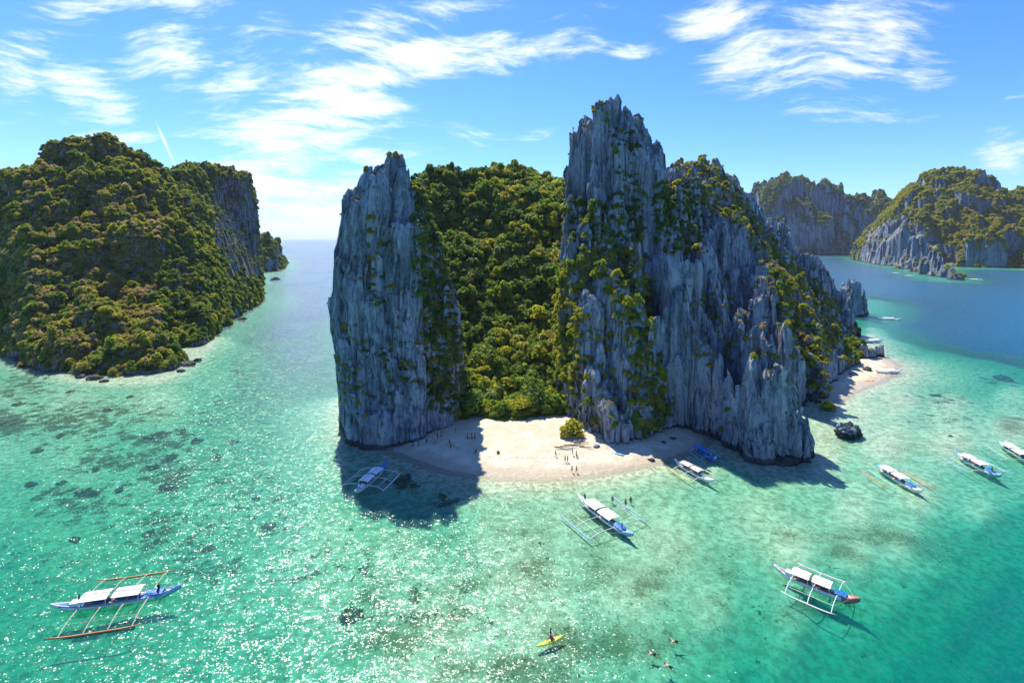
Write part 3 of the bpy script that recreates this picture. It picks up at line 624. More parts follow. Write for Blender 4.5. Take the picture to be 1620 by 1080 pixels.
FC = [prim(1500, 262, 1230, 26, 50, 1.15, 14), prim(1470, 284, 1230, 22, 50, 1.3, 12), prim(1440, 290, 1260, 20, 50, 1.6, 12), prim(1540, 283, 1230, 24, 50, 1.1, 12), prim(1410, 320, 1260, 12, 40, 3, 10), prim(1395, 350, 1250, 12, 40, 4, 8), prim(1575, 306, 1220, 22, 50, 1.1, 12), prim(1610, 298, 1260, 24, 50, 1.2, 12), prim(1660, 296, 1260, 30, 50, 1.2, 12),
      prim(1425, 345, 1080, 12, 20, 4, 8), prim(1400, 365, 1120, 10, 20, 4, 8), prim(1450, 365, 960, 10, 14, 3.5, 8), prim(1470, 380, 880, 10, 12, 3.5, 8), prim(1495, 392, 760, 8, 10, 4, 6), prim(1508, 402, 705, 5, 8, 5, 5), prim(1485, 385, 810, 7, 10, 4, 6), prim(1380, 385, 1250, 10, 30, 4, 6), prim(1560, 365, 1020, 10, 14, 3, 8), prim(1605, 358, 1010, 10, 14, 3, 8), prim(1640, 345, 1020, 14, 20, 3, 8), prim(1460, 330, 1150, 8, 16, 3, 8)]
heightfield('karst_island', (540, 1560, 640, 1720), 3.6, FC, FARC, 4.0, [(40, .4, .10, 12, 9, 5), (15, .45, .2, 8, 6, 3), (7.5, .4, .4, 5, 3, 2)], M_rock_far, 'far karst island with golden green slopes on the right', notch=0, rough=(26, 60), capz=45)
ISL = [prim(1348, 444, 372, 8, 5, 3.4, 4), prim(1362, 452, 372, 6, 4, 3.4, 4), prim(1334, 466, 372, 6, 4, 3.4, 4), prim(1376, 470, 372, 5, 4, 3.4, 4), prim(1352, 440, 372, 12, 8, 4, 4), prim(1338, 455, 372, 8, 7, 5, 3), prim(1368, 452, 372, 8, 7, 5, 3), prim(1378, 474, 375, 5, 5, 5, 2)]
heightfield('rock_islet', (220, 285, 335, 430), .9, ISL, ISLET, 10.0, [(8, .4, .3, 6, 4, 1.0), (3.6, .5, .7, 6, 4, .8), (1.8, .4, .8, 3, 2, .4)], M_rock, 'dark jagged rock islet off the point', notch=1.2, crack=2.5)

# ------------------------------------------------------------------ crowns and trees
def crown_mesh(name, m, seed, leaf=.50, nl=12, per=88, flat=.75, spread=.62, lobe=1.0, core=.66):
    r = np.random.default_rng(seed); V = []; Q = []
    # lobes on a dome of radius 1
    L = []
    for i in range(nl):
        a = r.uniform(0, 2 * math.pi); t = r.uniform(0, 1) ** .6
        L.append((spread * t * math.cos(a), spread * t * math.sin(a), flat * (.35 + .5 * (1 - t * t) + r.uniform(-.15, .2)), lobe * r.uniform(.22, .48)))
    ico = bmesh.new(); bmesh.ops.create_icosphere(ico, subdivisions=1, radius=1.0); iv = np.array([v.co[:] for v in ico.verts]); itf = np.array([[v.index for v in f.verts] for f in ico.faces]); ico.free()
    n = 0
    for (x, y, z, s) in L:
        c = np.array([x, y, z])
        k = iv * (s * core) * (1 + r.uniform(-.15, .15, (len(iv), 1))) * np.array([1, 1, .8]) + c
        V.append(k); Q.append(np.c_[itf, itf[:, 2]] + n); n += len(k)
        d = r.normal(size=(per, 3)); d /= np.linalg.norm(d, axis=1)[:, None]; d[:, 2] = np.where(d[:, 2] < -.45, -d[:, 2], d[:, 2])
        p = c + d * s * r.uniform(.62, 1.28, (per, 1)) * np.array([1, 1, .85])
        nrm = d + r.normal(size=(per, 3)) * .55; nrm /= np.linalg.norm(nrm, axis=1)[:, None]
        t1 = np.cross(nrm, r.normal(size=(per, 3))); t1 /= np.linalg.norm(t1, axis=1)[:, None]; t2 = np.cross(nrm, t1)
        ll = leaf * s * r.uniform(.45, .95, (per, 1))
        qv = np.stack([p - t1 * ll, p - t2 * ll * .6 - nrm * ll * .15, p + t1 * ll, p + t2 * ll * .6], 1).reshape(-1, 3)
        V.append(qv); Q.append(np.arange(per * 4).reshape(-1, 4) + n); n += per * 4
    V = np.concatenate(V); Q = np.concatenate(Q)
    tri = Q[:, 2] == Q[:, 3]
    me = bpy.data.meshes.new(name)
    me.from_pydata(V.tolist(), [], [f[:3] if t else f for f, t in zip(Q.tolist(), tri)]); me.materials.append(m)
    return me
def trunk_mesh(seed):
    r = np.random.default_rng(seed); bm = bmesh.new()
    def limb(p0, p1, r0, r1):
        a, b = Vector(p0), Vector(p1); q = (b - a).to_track_quat('Z', 'Y'); rings = []
        for k, t in enumerate((0, .5, 1)):
            c = a.lerp(b, t) + Vector((r.uniform(-.03, .03), r.uniform(-.03, .03), 0)); rad = r0 + (r1 - r0) * t
            rings.append([bm.verts.new(c + q @ Vector((rad * math.cos(u), rad * math.sin(u), 0))) for u in np.arange(6) * math.pi / 3])
        for A_, B_ in zip(rings, rings[1:]):
            for k in range(6): bm.faces.new((A_[k], A_[(k + 1) % 6], B_[(k + 1) % 6], B_[k]))
    limb((0, 0, -.55), (.02, .03, .35), .085, .06)
    for k in range(4):
        a = k * 1.6 + r.uniform(0, 1); limb((.02, .03, .25), (.45 * math.cos(a), .45 * math.sin(a), .65), .05, .02)
    me = bpy.data.meshes.new('trunk'); bm.to_mesh(me); bm.free(); me.materials.append(M_bark)
    return me
def palm_mesh(name, m, seed):
    r = np.random.default_rng(seed); V = []; Fc = []
    for k in range(16):
        a = k * 2 * math.pi / 16 + r.uniform(-.2, .2); up = r.uniform(.1, .75); L = r.uniform(.75, 1.05); n0 = len(V)
        for t in np.linspace(0, 1, 6):
            rr = L * t; z = .75 + up * t - (up + .55) * t * t; w = .13 * (1 - t) ** .6 + .01
            for sg in (-1, 0, 1): V.append((rr * math.cos(a) - sg * w * math.sin(a), rr * math.sin(a) + sg * w * math.cos(a), z - .05 * abs(sg)))
        for q in range(5):
            for e in range(2): b = n0 + q * 3 + e; Fc.append((b, b + 1, b + 4, b + 3))
    me = bpy.data.meshes.new(name); me.from_pydata(V, [], Fc); me.materials.append(m); return me
NV = 7
def variant(k, m, i):
    nm = 'crown_' + k
    if i == 6: return palm_mesh(nm, m, 300) if k in ('green', 'dark', 'yellow') else crown_mesh(nm, m, 306, nl=5, per=120, spread=.75, flat=1.1, leaf=.6, core=.3)
    return crown_mesh(nm, m, 100 + i, **(dict(flat=.75), dict(flat=1.25, spread=.42, nl=10), dict(flat=.55, spread=.78, nl=20, per=60, lobe=.72), dict(flat=.85), dict(flat=1.0, nl=7, spread=.75, per=110, leaf=.6, core=.4), dict(flat=.8, nl=24, spread=.72, per=48, lobe=.6, leaf=.6))[i])
CROWN = {k: [variant(k, m, i) for i in range(NV)] for k, m in FOL.items()}
TRUNK = [trunk_mesh(i) for i in range(2)]

# pool of crowns for the dense woods (unlinked collection, used by geometry nodes)
POOL = bpy.data.collections.new('crown_pool'); POOLI = {}
cnt = 0
for k in sorted(CROWN):
    for i in range(NV):
        o = bpy.data.objects.new('crown_%03d' % cnt, CROWN[k][i]); POOL.objects.link(o); POOLI[(k, i)] = cnt; cnt += 1
def wood_nodes():
    ng = bpy.data.node_groups.new('scatter_crowns', 'GeometryNodeTree')
    ng.interface.new_socket('Geometry', in_out='INPUT', socket_type='NodeSocketGeometry'); ng.interface.new_socket('Geometry', in_out='OUTPUT', socket_type='NodeSocketGeometry')
    N = ng.nodes; L = ng.links
    gi = N.new('NodeGroupInput'); go = N.new('NodeGroupOutput')
    ci = N.new('GeometryNodeCollectionInfo'); ci.inputs['Collection'].default_value = POOL; ci.inputs['Separate Children'].default_value = True; ci.inputs['Reset Children'].default_value = True
    ip = N.new('GeometryNodeInstanceOnPoints'); ip.inputs['Pick Instance'].default_value = True
    def at(nm, t):
        n = N.new('GeometryNodeInputNamedAttribute'); n.data_type = t; n.inputs['Name'].default_value = nm; return n.outputs['Attribute']
    L.new(gi.outputs[0], ip.inputs['Points']); L.new(ci.outputs[0], ip.inputs['Instance'])
    L.new(at('pick', 'INT'), ip.inputs['Instance Index']); L.new(at('size', 'FLOAT_VECTOR'), ip.inputs['Scale']); 
    er = N.new('FunctionNodeEulerToRotation'); L.new(at('turn', 'FLOAT_VECTOR'), er.inputs[0]); L.new(er.outputs[0], ip.inputs['Rotation'])
    L.new(ip.outputs[0], go.inputs[0])
    return ng
WOOD = wood_nodes()
def wood(name, pts, label):
    """pts: list of (pos, size3, turn3, pick)"""
    me = bpy.data.meshes.new(name); me.from_pydata([p[0] for p in pts], [], [])
    for nm, t, k, i in (('size', 'FLOAT_VECTOR', 'vector', 1), ('turn', 'FLOAT_VECTOR', 'vector', 2)):
        a = me.attributes.new(nm, t, 'POINT'); a.data.foreach_set(k, np.array([p[i] for p in pts], np.float32).ravel())
    a = me.attributes.new('pick', 'INT', 'POINT'); a.data.foreach_set('value', np.array([p[3] for p in pts], np.int32))
    o = obj(name, me); md = o.modifiers.new('scatter', 'NODES'); md.node_group = WOOD
    return tag(o, label, kind='stuff')

def inpoly(px, py, poly): return poly_dist(px, py, poly) > 0
def bvh_of(names):
    Vs = []; Qs = []; n = 0
    for k in names:
        V, Q = SURF[k]; Vs.append(V); Qs.append(Q + n); n += len(V)
    return BVHTree.FromPolygons(np.concatenate(Vs).tolist(), [q[:3] if q[2] == q[3] else q for q in np.concatenate(Qs).tolist()])
BVH = bvh_of(list(SURF))
CAMV = Vector((0, 0, CAM_H))
def candidates(key, n, seed, ylim=None):
    V, Q = SURF[key]; r = np.random.default_rng(seed)
    a, b, c, d = (V[Q[:, i]].astype(float) for i in range(4))
    nr = np.cross(c - a, d - b); ar = np.linalg.norm(nr, axis=1) * .5; nr /= np.maximum(ar, 1e-9)[:, None] * 2
    cen = (a + b + c + d) / 4
    tc_ = np.array([0, 0, CAM_H]) - cen; tc_ /= np.linalg.norm(tc_, axis=1)[:, None]
    w = ar * (cen[:, 2] > 1.0) * np.clip((nr * tc_).sum(1) + .45, .12, 1)
    f = r.choice(len(Q), n, p=w / w.sum()); u = r.random((n, 1)); v = r.random((n, 1))
    p = a[f] * (1 - u) * (1 - v) + b[f] * u * (1 - v) + c[f] * u * v + d[f] * (1 - u) * v
    return p, nr[f]
def visible(p, nrm):
    q = Vector(p) + Vector(nrm) * 0.9 + Vector((0, 0, .9)); dv = CAMV - q; L = dv.length
    return BVH.ray_cast(q, dv / L, L)[0] is None
def plant(key, n, zones, seed, hidden=0.3):
    """zones: (pixel polygon or None, keep probability, (size lo, hi), spacing factor, colour weights, min up)"""
    p, nr = candidates(key, n, seed); r = np.random.default_rng(seed + 1)
    px, py = PROJ(p[:, 0], p[:, 1], p[:, 2])
    order = np.full(n, -1)
    for zi, z in enumerate(zones):
        m = np.ones(n, bool) if z[0] is None else inpoly(px + r.normal(0, 4, n), py + r.normal(0, 4, n), np.array(z[0], float))
        m &= (nr[:, 2] > z[5]) & (order < 0); order[m] = zi
    grid = {}; out = []
    for i in np.nonzero(order >= 0)[0]:
        z = zones[order[i]]
        if r.random() > z[1]: continue
        t = r.random(); s = z[2][0] * .85 + (z[2][1] * 1.2 - z[2][0] * .85) * t ** 2.4
        sp = s * z[3]; g = 3.0 if z[2][1] < 4 else 8.0; k = (int(p[i, 0] // g), int(p[i, 1] // g), int(p[i, 2] // g)); ok = True; m = int(sp // g) + 1
        for dx in range(-m, m + 1):
            for dy in range(-m, m + 1):
                for dz in range(-m, m + 1):
                    for (q, sq) in grid.get((k[0] + dx, k[1] + dy, k[2] + dz), ()):
                        if abs(q[0] - p[i, 0]) + abs(q[1] - p[i, 1]) + abs(q[2] - p[i, 2]) < (sp + sq) * .62: ok = False; break
                    if not ok: break
                if not ok: break
            if not ok: break
        if not ok: continue
        vis = visible(p[i], nr[i])
        if not vis and r.random() > hidden: continue
        grid.setdefault(k, []).append((p[i], sp))
        ks = list(z[4]); c = ks[r.choice(len(ks), p=np.array([z[4][q] for q in ks]) / sum(z[4].values()))]
        hz = r.uniform(.8, 1.3)
        tilt = min(.8, max(0, 1 - nr[i, 2]) * .6); az = math.atan2(nr[i, 1], nr[i, 0])
        out.append(dict(p=p[i] - np.array([0, 0, s * .32]), s=(s * r.uniform(.85, 1.15), s * r.uniform(.85, 1.15), s * hz), t=(-math.sin(az) * tilt * .5, math.cos(az) * tilt * .5, r.uniform(0, 6.28)),
                        c=c, v=int(r.choice(NV, p=(.16, .14, .18, .14, .16, .16, .06))), px=px[i], py=py[i], vis=vis, z=order[i], app=s / p[i, 1]))
    return out
G_, D_, Y_, B_, O_ = 'green', 'dark', 'yellow', 'brown', 'olive'
ZC = [
 ([(915, 148), (956, 150), (962, 182), (920, 185)], .8, (.7, 1.5), .8, {Y_: 3, G_: 2, O_: 1}, -.2),
 ([(965, 195), (1003, 200), (1012, 300), (985, 310), (965, 250)], .35, (.8, 1.7), .9, {D_: 3, G_: 2, O_: 1}, 0),
 ([(1042, 285), (1105, 285), (1115, 400), (1050, 405), (1035, 340)], .7, (.9, 2.0), .75, {D_: 4, G_: 2, O_: 1}, -.1),
 ([(893, 318), (1014, 310), (1020, 385), (950, 392), (895, 385)], .55, (.8, 2.0), .8, {D_: 4, G_: 2, O_: 1}, -.1),
 ([(948, 375), (1009, 392), (1034, 453), (1031, 542), (1064, 653), (1042, 690), (1003, 680), (1000, 542), (987, 503), (953, 437), (918, 453), (924, 598), (868, 610), (878, 431)], .95, (.9, 2.3), .68, {Y_: 4, G_: 3, O_: 2, D_: 1}, -.3),
 ([(915, 500), (1000, 500), (1005, 680), (925, 690)], .14, (.6, 1.6), 1.0, {Y_: 4, O_: 2, G_: 1}, -.3),
 ([(885, 600), (930, 620), (935, 690), (890, 680)], .6, (.8, 1.6), .8, {G_: 3, Y_: 2, D_: 1}, -.3),
 ([(1059, 234), (1103, 230), (1155, 288), (1211, 370), (1245, 405), (1280, 440), (1325, 484), (1330, 531), (1298, 583), (1318, 655), (1292, 655), (1266, 572), (1236, 500), (1215, 440), (1175, 358), (1118, 330), (1078, 280)], .95, (.8, 2.0), .7, {Y_: 5, O_: 4, G_: 2, B_: 2}, -.05),
 ([(1339, 515), (1362, 515), (1362, 575), (1335, 575)], .9, (1.0, 2.2), .75, {Y_: 3, G_: 3}, -.3),
 ([(1092, 448), (1175, 440), (1180, 570), (1100, 570)], .20, (.6, 1.5), 1.0, {B_: 2, O_: 3, G_: 1}, -.1),
 ([(1187, 505), (1225, 505), (1225, 570), (1187, 570)], .22, (.6, 1.4), 1.0, {B_: 2, O_: 2, Y_: 2}, -.1),
 (None, .035, (.45, 1.2), 1.0, {O_: 3, G_: 2, Y_: 2, D_: 1}, .05)]
ZP = [
 ([(590, 226), (655, 226), (655, 250), (590, 250)], .8, (.5, 1.2), .8, {Y_: 3, O_: 2, G_: 1}, -.2),
 ([(655, 260), (680, 290), (700, 400), (730, 560), (735, 640), (690, 650), (670, 520), (655, 380)], .75, (.8, 2.0), .75, {D_: 4, G_: 3, O_: 2}, -.3),
 ([(580, 335), (622, 335), (630, 480), (585, 480)], .22, (.5, 1.3), .9, {O_: 3, D_: 3, G_: 1}, -.3),
 ([(538, 513), (572, 513), (572, 640), (545, 640)], .22, (.5, 1.3), .9, {O_: 3, Y_: 1, G_: 1}, -.3),
 ([(605, 530), (665, 530), (665, 620), (605, 620)], .15, (.5, 1.3), .9, {O_: 3, D_: 2, G_: 2}, -.3),
 (None, .030, (.4, 1.1), 1.0, {O_: 3, D_: 2, G_: 1}, .0)]
ZV = [
 ([(725, 560), (910, 560), (915, 700), (720, 680)], 1, (2.2, 4.8), .62, {G_: 5, Y_: 2, D_: 2}, -.5),
 ([(640, 250), (775, 250), (770, 580), (640, 620)], 1, (1.3, 4.2), .62, {D_: 5, G_: 3, O_: 1}, -.5),
 (None, 1, (1.3, 4.6), .62, {G_: 5, D_: 3, Y_: 3, O_: 1.5}, -.5)]
ZH = [
 ([(335, 285), (385, 275), (412, 330), (415, 445), (360, 440), (330, 370)], .10, (1.2, 2.5), .9, {D_: 2, G_: 1}, -.5),
 ([(270, 380), (440, 380), (440, 500), (330, 560), (270, 600), (240, 470)], 1, (1.3, 3.1), .60, {G_: 5, D_: 3, Y_: 2, O_: .6}, -.2),
 ([(250, 240), (345, 240), (345, 400), (270, 380)], 1, (1.4, 3.2), .60, {G_: 3, D_: 4, O_: 2, Y_: 1}, -.2),
 ([(80, 190), (250, 190), (250, 300), (80, 300)], 1, (1.3, 3.0), .60, {G_: 2, D_: 2, O_: 4, Y_: 2, B_: 1}, -.2),
 ([(140, 300), (250, 300), (270, 560), (140, 560)], 1, (1.3, 3.1), .60, {B_: 4, O_: 4, Y_: 2.5, G_: 1.5, D_: .5}, -.2),
 (None, 1, (1.3, 3.1), .60, {O_: 4, B_: 3, D_: 2, G_: 2.5, Y_: 1}, -.2)]
ZB = [(None, .95, (3.8, 7), .65, {G_: 3, O_: 3, D_: 2}, .20)]
ZF = [([(1365, 372), (1400, 345), (1432, 340), (1460, 360), (1500, 385), (1518, 400), (1518, 450), (1365, 418)], .05, (2, 4), .9, {O_: 1, Y_: 1}, .2), ([(1440, 320), (1640, 310), (1640, 425), (1500, 425), (1440, 370)], 1, (3.2, 6), .62, {Y_: 4, O_: 4, G_: 1, B_: 1}, .15),
      (None, .95, (3.5, 6.5), .65, {O_: 4, Y_: 3, G_: 2}, .24)]
ZT = [(None, .9, (4, 7), .7, {D_: 3, G_: 2}, .25)]
ZI = [(None, .3, (1.2, 2.2), .9, {Y_: 2, G_: 2}, .2)]
PL = {'limestone_crag': plant('limestone_crag', 80000, ZC, 1), 'rock_pillar': plant('rock_pillar', 18000, ZP, 2),
      'wooded_slope': plant('wooded_slope', 9000, ZV, 3, .5), 'forested_island': plant('forested_island', 40000, ZH, 4, .25),
      'karst_island': plant('karst_island', 20000, ZB, 5, .0), 'karst_island.001': plant('karst_island.001', 40000, ZF, 6, .0),
      'headland': plant('headland', 3000, ZT, 7, .0), 'rock_islet': plant('rock_islet', 300, ZI, 8, .2)}
for k, v in PL.items(): print('planted', k, len(v), sum(q['vis'] for q in v))

def zone_label(key, q):
    c = {'green': 'green', 'dark': 'dark green', 'yellow': 'yellow-green', 'brown': 'dry brown', 'olive': 'olive'}[q['c']]
    x, y = q['px'], q['py']; sz = 'large' if q['s'][0] > q['mid'][1] else 'broad' if q['s'][0] > q['mid'][0] else 'small'
    if key == 'wooded_slope':
        v = 'at the edge of the sand' if y > 630 else 'low' if y > 540 else 'halfway up' if y > 400 else 'near the top'
        h = 'beside the pillar' if x < 730 else 'left of centre' if x < 775 else 'right of centre' if x < 830 else 'beside the crag'
        return ('tree', '%s %s tree %s of the wooded slope, %s' % (sz, c, {'at the edge of the sand': 'at the foot', 'low': 'in the lower part', 'halfway up': 'in the middle', 'near the top': 'on the top'}[v], h), 'trees on the slope behind the beach')
    if key == 'forested_island':
        v = 'near the shore' if y > 530 else 'on the lower slope' if y > 430 else 'on the middle slope' if y > 320 else 'near the summit'
        h = 'left side' if x < 90 else 'left centre' if x < 170 else 'right centre' if x < 250 else 'channel side'
        return ('tree', '%s %s tree %s of the left island, %s' % (sz, c, v, h), 'trees on the left island')
    if key == 'rock_pillar':
        v = 'top' if y < 300 else 'upper part' if y < 420 else 'middle' if y < 540 else 'foot'
        h = 'right flank' if x > 655 else 'front' if x > 580 else 'left edge'
        return ('shrub', '%s %s shrub at the %s of the rock pillar, on its %s' % (sz, c, v, h), 'shrubs on the rock pillar')
    if key == 'rock_islet':
        return ('shrub', '%s %s shrub on the small rock islet' % (sz, c), 'shrubs on the islet')
    v = 'highest part' if y < 300 else 'upper part' if y < 420 else 'middle' if y < 540 else 'lower part'
    h = 'left edge' if x < 900 else 'left face' if x < 940 else 'left of centre' if x < 980 else 'centre' if x < 1020 else 'right of centre' if x < 1080 else 'right face' if x < 1180 else 'right-hand ridge'
    return ('shrub', '%s %s shrub on the %s of the big crag, %s' % (sz, c, v, h), 'shrubs on the big crag')
for k_, L_ in PL.items():
    if L_:
        md_ = np.percentile([q['s'][0] for q in L_ if q['vis']] or [1], (62, 86)).tolist()
        for q in L_: q['mid'] = md_
def make_tree(q, kind, label, group):
    root = empty(kind, q['p'], 0.0); tag(root, label, kind, group)
    root.rotation_euler = q['t']; root.scale = q['s']
    obj('trunk', TRUNK[q['v'] % 2], root); obj('crown', CROWN[q['c']][q['v']], root)
    return root
allv = [(q['app'], k, i) for k, L in PL.items() if k in ('wooded_slope', 'forested_island') for i, q in enumerate(L) if q['vis'] and 0 < q['px'] < 1620]
shr = [(q['app'], k, i) for k, L in PL.items() if k in ('limestone_crag', 'rock_pillar', 'rock_islet') for i, q in enumerate(L) if q['vis'] and 0 < q['px'] < 1620]
single = set((k, i) for _, k, i in sorted(allv, reverse=True)[:300]) | set((k, i) for _, k, i in sorted(shr, reverse=True)[:300])
LB = {'limestone_crag': ('undergrowth', 'low shrubs and creepers on the big limestone crag'), 'rock_pillar': ('undergrowth', 'low shrubs and creepers on the rock pillar'), 'wooded_slope': ('forest', 'dense wood on the slope behind the beach'),
      'forested_island': ('forest', 'dense dry forest covering the left island'), 'karst_island': ('far_forest', 'far forest on the island across the bay'), 'karst_island.001': ('far_forest', 'golden green far forest on the right-hand island'),
      'headland': ('far_forest', 'forest on the far headland of the channel'), 'rock_islet': ('undergrowth', 'low shrubs on the rock islet')}
for k, L in PL.items():
    rest = []
    for i, q in enumerate(L):
        if (k, i) in single: make_tree(q, *zone_label(k, q))
        else: rest.append((tuple(q['p']), q['s'], q['t'], POOLI[(q['c'], q['v'])]))
    if rest: wood(LB[k][0], rest, LB[k][1])

# ------------------------------------------------------------------ mesh builder for made things
class MB:
    def __init__(s): s.v = []; s.f = []
    def add(s, vs, fs):
        n = len(s.v); s.v += [tuple(q) for q in vs]; s.f += [tuple(i + n for i in f) for f in fs]; return s
    def box(s, c, h, rz=0.0):
        ca, sa = math.cos(rz), math.sin(rz)
        vs = [(c[0] + ca * x * h[0] - sa * y * h[1], c[1] + sa * x * h[0] + ca * y * h[1], c[2] + z * h[2]) for x in (-1, 1) for y in (-1, 1) for z in (-1, 1)]
        return s.add(vs, [(0, 1, 3, 2), (4, 6, 7, 5), (0, 4, 5, 1), (2, 3, 7, 6), (0, 2, 6, 4), (1, 5, 7, 3)])
    def tube(s, pts, r, n=6, taper=None):
        pts = [Vector(p) for p in pts]; R_ = []
        for i, p in enumerate(pts):
            d = (pts[min(i + 1, len(pts) - 1)] - pts[max(i - 1, 0)]).normalized()
            a = d.orthogonal().normalized() if abs(d.z) > .9 else d.cross(Vector((0, 0, 1))).normalized()
            b = d.cross(a); rr = r * (taper[i] if taper else 1)
            R_.append([p + a * rr * math.cos(t * 2 * math.pi / n) + b * rr * math.sin(t * 2 * math.pi / n) for t in range(n)])
        vs = [v for q in R_ for v in q]; fs = []
        for i in range(len(pts) - 1):
            for k in range(n): fs.append((i * n + k, i * n + (k + 1) % n, (i + 1) * n + (k + 1) % n, (i + 1) * n + k))
        fs.append(tuple(range(n))[::-1]); fs.append(tuple((len(pts) - 1) * n + k for k in range(n)))
        return s.add(vs, fs)
    def mesh(s, name, m, smooth=False):
        me = bpy.data.meshes.new(name); me.from_pydata(s.v, [], s.f); me.materials.append(m)
        bm = bmesh.new(); bm.from_mesh(me); bmesh.ops.recalc_face_normals(bm, faces=bm.faces); bm.to_mesh(me); bm.free()
        if smooth: me.polygons.foreach_set('use_smooth', np.ones(len(me.polygons), bool))
        return me
    def build(s, name, m, parent=None, smooth=False, **k): return obj(name, s.mesh(name, m, smooth), parent, **k)

P_white = simple('boat_white_paint', (.78, .78, .76), .35, .4, .06, 1.2)
P_roof = simple('canopy_white', (.82, .81, .79), .7, .2, .05, .8)
P_blue = simple('boat_blue_paint', (.03, .19, .55), .35, .4, .2, 1.5)
P_sky = simple('boat_pale_blue_paint', (.22, .42, .62), .4, .4, .15, 1.5)
P_teal = simple('boat_teal_paint', (.05, .40, .38), .4, .4, .15, 1.5)
P_orange = simple('float_orange', (.55, .22, .07), .5, .3, .2, 1.0)
P_yellow = simple('float_yellow', (.70, .55, .05), .45, .3, .12, 1.0)
P_bamboo = simple('bamboo', (.55, .46, .32), .6, .2, .25, 2.0)
P_palep = simple('pole_pale', (.68, .68, .62), .55, .3, .12, 2.0)
P_deck = simple('deck_wood', (.30, .20, .13), .7, .2, .25, 2.0)
P_red = simple('bow_red_brown', (.48, .20, .14), .5, .3, .15, 1.0)
P_tarp = simple('tarp_blue', (.02, .14, .42), .5, .3, .3, 2.0)
P_dark = simple('dark_gear', (.04, .04, .05), .6, .3, .3, 3.0)
P_lime = simple('kayak_lime', (.62, .70, .08), .35, .4, .08, 1.0)
P_amber = simple('kayak_amber', (.75, .40, .03), .35, .4, .08, 1.0)
P_rope = simple('rope', (.6, .58, .5), .9, .1, .1, 3.0)

